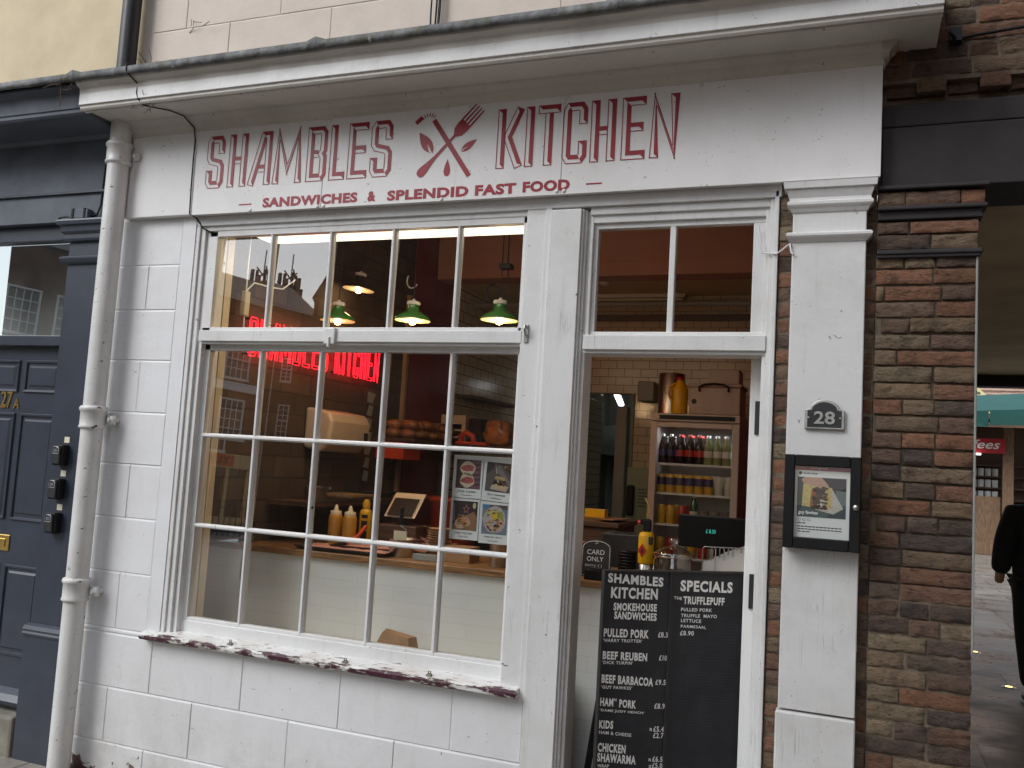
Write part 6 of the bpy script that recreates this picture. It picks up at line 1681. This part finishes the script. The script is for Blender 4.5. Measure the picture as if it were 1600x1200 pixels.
# second rows behind the front ones
for k in range(9):
    src = (dk, cola, cola, cola, lm_)[min(4, k//2)]
    place(src, False, (-1.21+0.056*k, FY+0.26, Zs), src['label'].replace('on the top', 'at back of the top'))
for k in range(8):
    place(cy if k < 5 else cw, False, (-1.205+0.062*k, FY+0.18, Zc), ('yellow can with navy band' if k < 5 else 'plain pale can') + ' at back of the middle fridge shelf')
for k, (x, src, lab) in enumerate(((-1.135, c0, 'plain yellow can on the lower fridge shelf'), (-1.19, c1, 'red can in the back row of the lower fridge shelf'), (-1.06, c1, 'red can in the back row of the lower fridge shelf'))):
    place(src, False, (x, FY+(0.09 if k == 0 else 0.24), Zl), lab)
for k in range(7):
    src = (c0, c1, cw)[k % 3]
    place(src, False, (-1.2+0.07*k, FY+0.10, 1.054), ('plain yellow can', 'red can', 'plain pale can')[k % 3] + ' on the bottom fridge shelf behind the glass jar')
# on top of the fridge
st2 = tag(MB().lathe((-1.175, 2.55, 1.9865), [(0.085, 0), (0.086, 0.27), (0.082, 0.275)], 26).build('stock_pot', M['steel']), 'tall shiny steel pot reflecting red on top of the fridge', 'pot')
jg = thing('squash_jug', 'yellow plastic jug with handle and red cap on the fridge', 'jug', (-1.10, 2.44, 1.9865), 0, None, local=True)
MB().lathe((0, 0, 0), [(0.052, 0), (0.055, 0.01), (0.055, 0.15), (0.045, 0.19), (0.022, 0.215), (0.020, 0.222)], 22).build('jug', M['yellow_plastic'], jg)
MB().lathe((0, 0, 0.222), [(0.024, 0), (0.024, 0.02), (0, 0.021)], 16).build('cap', M['red_plastic'], jg)
MB().tube([(-0.03, -0.045, 0.19), (-0.055, -0.06, 0.17), (-0.060, -0.062, 0.12), (-0.045, -0.054, 0.09)], 0.009, 8).build('handle', M['yellow_plastic'], jg)
tb2 = thing('storage_box', 'cloudy plastic storage box with black clip handle on the fridge', 'storage box', (-0.87, 2.55, 1.9865))
b = MB(); b.box(-1.035, -0.705, 2.42, 2.72, 1.9865, 2.165); b.box(-1.045, -0.695, 2.41, 2.73, 2.165, 2.188); b.build('box', M['clear_tub'], tb2, bevel=0.008)
b = MB(); b.tube([(-0.965, 2.405, 2.135), (-0.965, 2.395, 2.165), (-0.93, 2.388, 2.180), (-0.87, 2.385, 2.186), (-0.81, 2.388, 2.180), (-0.78, 2.395, 2.165), (-0.78, 2.405, 2.135)], 0.007, 8); b.build('handle', M['black_plastic'], tb2)
MB().lathe((-1.0, 2.42, 2.07), [(0.017, 0), (0.017, 0.0015)], 16, (0, -1, 0)).build('badge', M['print_black'], tb2)
tag(MB().box(-0.925, -0.72, 2.46, 2.66, 2.1885, 2.29).build('storage_box', M['clear_tub'], bevel=0.008), 'smaller cloudy box stacked on the clip handled storage box', 'storage box')
tag(MB().box(-1.62, -1.49, 3.45, 3.598, 2.145, 2.30).build('towel_box', M['steel_panel'], bevel=0.01), 'grey wall dispenser on the tiles above the doorway side', 'dispenser')
gr = thing('slicer', 'sage green machine with black handle and vents beside the fridge', 'machine', (-1.42, 2.75, 0.9))
MB().box(-1.445, -1.285, 2.50, 2.9, 0.0, 1.62).build('body', M['sage'], gr, bevel=0.01)
b = MB(); b.box(-1.435, -1.385, 2.47, 2.50, 1.30, 1.50); b.build('handle', M['black_plastic'], gr, bevel=0.01)
b = MB()
for k in range(6): b.box(-1.36, -1.30, 2.492, 2.50, 1.36+k*0.022, 1.368+k*0.022)
b.build('vents', M['dark_steel'], gr)
bp = thing('espresso_base', 'black blocky appliance at the counter foot of the fridge', 'appliance', (-1.30, 1.35, 1.05))
MB().box(-1.26, -1.05, 1.25, 1.45, 0.0, 1.26).build('base', M['black_iron'], bp, bevel=0.006)

# back kitchen through the rear opening
for k, (x, y_) in enumerate(((-2.38, 5.85), (-2.85, 5.6))):
    if k == 0:
        kt = thing('kitchen_tube', 'lit white fluorescent tube hanging in the back kitchen, right one', 'light', (x, y_, 2.33), 0, 'back kitchen tubes', local=True)
        MB().cyl((0.24, -1.1, 0), (-0.24, 1.1, 0), 0.026, 10).build('tube', M['tube'], kt)
        MB().prism([(0.21, -1.1, 0.03), (0.27, -1.1, 0.03), (-0.21, 1.1, 0.03), (-0.27, 1.1, 0.03)], (0, 0, 0.05)).build('batten', M['paper'], kt)
    else:
        place(kt, False, (x, y_, 2.33), 'lit white fluorescent tube at the back kitchen opening edge, left one')
hd = tag(MB().box(-2.90, -2.30, 6.7, 7.4, 1.75, 2.1).build('extractor_hood', M['dark_steel'], bevel=0.01), 'dark steel extractor hood in the back kitchen', 'hood')
ck = tag(MB().box(-2.9, -2.2, 6.6, 7.4, 0.0, 1.05).build('cooker', M['dark_steel'], bevel=0.01), 'dark steel cooking range in the back kitchen', 'cooker')
kf = tag(MB().box(-1.86, -1.765, 3.74, 3.86, 0.0, 2.12).build('steel_fridge', M['steel_panel'], bevel=0.01), 'pale steel fridge side standing inside the back kitchen opening', 'fridge')
kd = MB(); kd.box(-1.70, -1.672, 3.585, 3.72, 0, 2.205); kd.box(-2.207, -2.185, 3.585, 3.72, 0, 2.205)
tag(kd.build('door_lining', M['sage'], bevel=0.003), 'pale green lining of the back kitchen opening', 'door lining')

# ================================================================== across the square (seen in the window panes)
HA = R(-70)                       # the brick house faces the square at an angle
hs = thing('brick_house', 'dark red brick house with white sash windows across the square', 'house', (-27.0, -31.8, 0), HA, None, local=True)
# local: +x along the front, -y... front looks along local +y
def hwin(x, z, w_, h_, cols, rows):
    wn = MB()
    wn.box(x-w_/2-.12, x+w_/2+.12, 0.02, 0.10, z-.14, z-.02)
    for a, b in ((x-w_/2-.08, x-w_/2), (x+w_/2, x+w_/2+.08)): wn.box(a, b, 0.01, 0.09, z-.02, z+h_+.08)
    wn.box(x-w_/2, x+w_/2, 0.01, 0.09, z+h_, z+h_+.08)
    for i in range(1, cols): wn.box(x-w_/2+i*w_/cols-.018, x-w_/2+i*w_/cols+.018, 0.012, 0.05, z-.02, z+h_)
    for i in range(1, rows): wn.box(x-w_/2, x+w_/2, 0.014, 0.06 if i != rows//2 else 0.08, z+i*h_/rows-.02, z+i*h_/rows+.02)
    o = wn.build('window', M['white_sash'], hs)
    MB().box(x-w_/2, x+w_/2, 0.002, 0.011, z-.02, z+h_).build('pane', M['dark_pane'], o)
MB().box(-38, 1.5, -6, 0, 0, 10.6).build('wall', M['house_brick'], hs)
rf = MB(); rf.prism([(-38.2, 0.3, 10.6), (-38.2, -6.3, 10.6), (-38.2, -3.0, 12.6)], (39.9, 0, 0)); roof = rf.build('roof', M['slate'], hs)
MB().box(-2.6, -1.6, -3.4, -2.4, 11.6, 13.6).build('chimney', M['house_brick'], roof)
MB().box(-18.0, 1.5, 0.0, 0.14, 6.35, 6.75).build('band_course', M['white_sash'], hs)
for x in (-22.3, -20.4, -18.5, -16.6, -14.7, -12.8, -10.9, -9.0, -7.1, -5.2, -3.3, -1.4):
    hwin(x, 4.15, 1.15, 1.75, 4, 4); hwin(x, 7.0, 1.15, 1.7, 4, 4)
for x in (-5.9, -2.3):
    hwin(x, 3.55, 1.1, 0.45, 4, 1)
sf = MB(); sf.box(-8.8, 1.3, 0.0, 0.22, 2.75, 3.40); sf.box(-8.8, 1.3, 0.0, 0.12, 0.0, 0.5)
for x in (-8.7, -6.4, -4.3, -3.4, -2.3, -1.4, -0.3, 1.2): sf.box(x-.08, x+.08, 0.0, 0.14, 0.5, 2.75)
shp = sf.build('shopfront', M['cream_shop'], hs)
MB().box(-8.6, 1.2, 0.003, 0.02, 0.5, 2.75).build('shop_glass', M['dark_pane'], shp)
fr_ = Matrix(((-1, 0, 0, 0), (0, -1, 0, 0), (0, 0, 1, 0), (0, 0, 0, 1)))
MB().box(-4.4, -1.2, 0.221, 0.235, 2.82, 3.34).build('sign_board', M['orange_plastic'], shp)
MB().text('YUMMY', 1.4, 2.92, 2.2, 0.34, -0.245, bold=0.02, frame=fr_).build('sign_lettering', M['print_black'], shp)

ch = thing('stone_church', 'tall sooty brown stone church with steep gable raised for shade, left of the square', 'church', (-9.498, -9.686, 0), R(-29.4), None, local=True)
# local: front at y = 0 facing +y, running along +x
MB().box(0, 9.2, -5, 0, 0, 5.06).build('wall', M['church_stone'], ch)
MB().box(-0.42, 0.14, -1.5, 0.05, 0, 4.5).build('buttress', M['church_stone'], ch)
g_ = MB(); g_.prism([(-0.05, 0.02, 5.04), (0.10, 0.02, 5.36), (0.19, 0.02, 5.56), (0.36, 0.02, 6.0), (1.6, 0.02, 9.2), (4.6, 0.02, 17.5), (6.4, 0.02, 17.5), (9.3, 0.02, 9.5), (9.3, 0.02, 5.04)], (0, -5.0, 0)); g_.build('gable_roof', M['church_stone'], ch)  # gable carried up beyond its reflected edge to keep sun off the right front
for x, z0, z1 in ((0.01, 2.50, 3.07), (-0.02, 3.50, 3.90)):
    wn = MB(); hw = 0.075
    wn.box(x-hw-.022, x+hw+.022, .052, .085, z0-.04, z0); wn.box(x-hw-.022, x-hw, .052, .08, z0, z1); wn.box(x+hw, x+hw+.022, .052, .08, z0, z1); wn.box(x-hw, x+hw, .052, .08, z1-.025, z1)
    wn.box(x-.006, x+.006, .052, .075, z0, z1-.025); wn.box(x-hw, x+hw, .052, .078, (z0+z1)/2-.012, (z0+z1)/2+.012)
    for k in (1, 2, 4, 5): wn.box(x-hw, x+hw, .052, .072, z0+(z1-z0)*k/6-.005, z0+(z1-z0)*k/6+.005)
    o = wn.build('window', M['white_sash'], ch); MB().box(x-hw, x+hw, .045, .056, z0, z1-.025).build('pane', M['dark_pane'], o)
MB().cyl((-0.25, 0.075, 0), (-0.25, 0.075, 4.3), 0.011, 8).build('drainpipe', M['white_sash'], ch)

ms = thing('telecom_mast', 'dark lattice telecom mast with platform and antennas above the roofs', 'mast', (-37.3, -44.6, 0), 0.4, None, local=True)
b = MB()
H0, H1 = 0.0, 16.6
legs = [(0.55*math.cos(a), 0.55*math.sin(a)) for a in (0.3, 2.4, 4.5)]
for x, y_ in legs: b.cyl((x, y_, H0), (x*.8, y_*.8, H1), 0.10, 6)
for k in range(16):
    z = 4 + k*0.8
    for i in range(3):
        a, c2 = legs[i], legs[(i+1) % 3]; b.cyl((a[0]*.9, a[1]*.9, z), (c2[0]*.9, c2[1]*.9, z+0.8), 0.055, 5)
b.build('lattice', M['black_iron'], ms)
b = MB()
for z in (13.2, 13.9): b.tube([(1.3*math.cos(a), 1.3*math.sin(a), z) for a in [k*2*math.pi/16 for k in range(16)]], 0.05, 5, closed=True)
for k in range(10): a = k*math.pi/5; b.cyl((1.3*math.cos(a), 1.3*math.sin(a), 13.2), (1.3*math.cos(a), 1.3*math.sin(a), 13.9), 0.03, 5)
b.lathe((0, 0, 13.1), [(1.3, 0), (1.3, 0.08)], 16)
b.build('platform', M['black_iron'], ms)
b = MB()
for k in range(7):
    a = k*2*math.pi/7; z = 14.3+0.45*(k % 3)
    b.box(0.75*math.cos(a)-.13, 0.75*math.cos(a)+.13, 0.75*math.sin(a)-.08, 0.75*math.sin(a)+.08, z, z+1.3)
b.cyl((0, 0, 16.4), (0, 0, 18.0), 0.04, 6)
b.build('antenna', M['black_iron'], ms)

rl = thing('railings', 'black iron railings with spiked bars across the square', 'railings', (-20.5, -24.0, 0), R(-40), None, local=True)
b = MB()
for k in range(60): x = -6+k*0.2; b.cyl((x, 0, 0), (x, 0, 1.15), 0.018, 6); 
b.build('bars', M['black_iron'], rl)
b = MB(); b.box(-6.1, 6.0, -.02, .02, 1.0, 1.03); b.box(-6.1, 6.0, -.02, .02, 0.15, 0.18); b.build('rail', M['black_iron'], rl)
# unseen terrace added at the right to shade that half of the front
tw = thing('shade_terrace', 'plain brown brick terrace added out of view at right to shade the front', 'house', (6, -11, 0))
MB().box(1.9, 14, -10, -0.35, 0, 11.5).build('wall', M['house_brick'], tw)
b = MB(); b.prism([(1.75, -0.2, 11.5), (1.75, -10.2, 11.5), (1.75, -5.2, 14.5)], (12.4, 0, 0)); b.build('roof', M['slate'], tw)

# ================================================================== small clutter and weathering details
pan_ = thing('frying_pan', 'black frying pan resting on the grill ledge behind the till', 'pan', (-2.86, 1.62, 1.325), 0, None, local=True)
MB().lathe((0, 0, 0), [(0.085, 0.0), (0.10, 0.004), (0.125, 0.04), (0.128, 0.042), (0.118, 0.038), (0.09, 0.008)], 26, cap=False).build('pan', M['dark_steel'], pan_)
MB().tube([(0.12, -0.02, 0.036), (0.20, -0.06, 0.052), (0.27, -0.10, 0.058)], 0.009, 8).build('handle', M['black_plastic'], pan_)
kt_ = thing('saucepan', 'dull steel saucepan at the near end of the grill ledge', 'pan', (-2.87, 0.95, 1.325), 0, None, local=True)
MB().lathe((0, 0, 0), [(0.06, 0), (0.064, 0.004), (0.064, 0.075), (0.067, 0.077), (0.060, 0.076), (0.058, 0.01)], 24, cap=False).build('pan', M['steel'], kt_)
MB().tube([(0.06, -0.02, 0.065), (0.11, -0.06, 0.075), (0.16, -0.10, 0.078)], 0.006, 8).build('handle', M['steel'], kt_)
for k, (y_, z_, lab) in enumerate(((1.25, 1.325, 'dark chopping board lying flat on the grill ledge, lower of two'), (1.27, 1.343, 'pale chopping board lying flat on the grill ledge, upper of two'))):
    tag(MB().box(-2.98, -2.74, y_-0.13, y_+0.15, z_, z_+0.0165).build('chopping_board', M['dark_wood' if k == 0 else 'pale_wood'], bevel=0.003), lab, 'board')
hp = MB(); rr_ = random.Random(4)
for k in range(16):
    cx, cy, cz = -2.12+rr_.uniform(-.10, .10), 1.02+rr_.uniform(-.05, .05), CT+0.012+rr_.uniform(0, .085)
    pts = [Vector((cx+rr_.uniform(-.07, .07), cy+rr_.uniform(-.05, .05), cz+rr_.uniform(-.01, .05))) for _ in range(5)]
    hp.add(pts, [(0, 1, 2), (0, 2, 3), (0, 3, 4)])
tag(hp.build('paper_heap', M['pink_paper']), 'crumpled heap of pale wrapping paper right of the till', 'paper')
for k, (x, lab) in enumerate(((-2.62, 'small corroded catch screwed to the sill at its left third'), (-2.02, 'small corroded catch screwed to the middle of the sill'), (-1.62, 'small corroded catch screwed to the sill near its right end'))):
    c_ = thing('sill_catch', lab, 'catch', (x, -0.026, 0.7075), 0, 'corroded catches on the sill', local=True)
    MB().prism([(-0.013, -0.008, 0.0), (0.013, -0.010, 0.0), (0.010, 0.010, 0.004), (-0.011, 0.010, 0.004)], (0, 0, 0.007)).build('plate', M['step_stone'], c_, bevel=0.002)
    MB().tube([(-0.006, 0.004, 0.008), (-0.004, 0.002, 0.020), (0.004, 0.001, 0.021), (0.006, 0.004, 0.008)], 0.0028, 6).build('staple', M['pewter'], c_)
def twigs(pts, lab, seed, n, size):
    mb = MB(); r_ = random.Random(seed)
    for k in range(n):
        p = Vector(pts) + Vector((r_.uniform(-.06, .06), r_.uniform(-.02, .005), r_.uniform(-.02, .03)))
        path = [p]
        d = Vector((r_.uniform(-1, 1), r_.uniform(-.3, .1), r_.uniform(-.8, 1))).normalized()
        for q in range(4):
            d = (d + Vector((r_.uniform(-.5, .5), r_.uniform(-.2, .2), r_.uniform(-.5, .5)))).normalized()
            path.append(path[-1] + d*size)
        mb.tube(path, 0.0016, 4)
    tag(mb.build('twigs', M['dark_wood']), lab, 'twigs')
twigs((-3.60, -0.34, 3.275), 'wisps of dry twig caught where the dark and white cornices meet', 3, 9, 0.022)
twigs((-3.40, -0.012, 3.50), 'dry ivy stems clinging to the render beside the black downpipe', 8, 10, 0.02)
twigs((-3.12, -0.005, 3.70), 'dead ivy stalks on the pink render along its block joint', 12, 5, 0.011)
twigs((-3.18, -0.272, 3.172), 'tangle of dry stems hanging under the white cornice near its left end', 15, 7, 0.014)
twigs((-3.40, -0.015, 0.03), 'dead weeds at the foot of the white downpipe', 21, 10, 0.02)
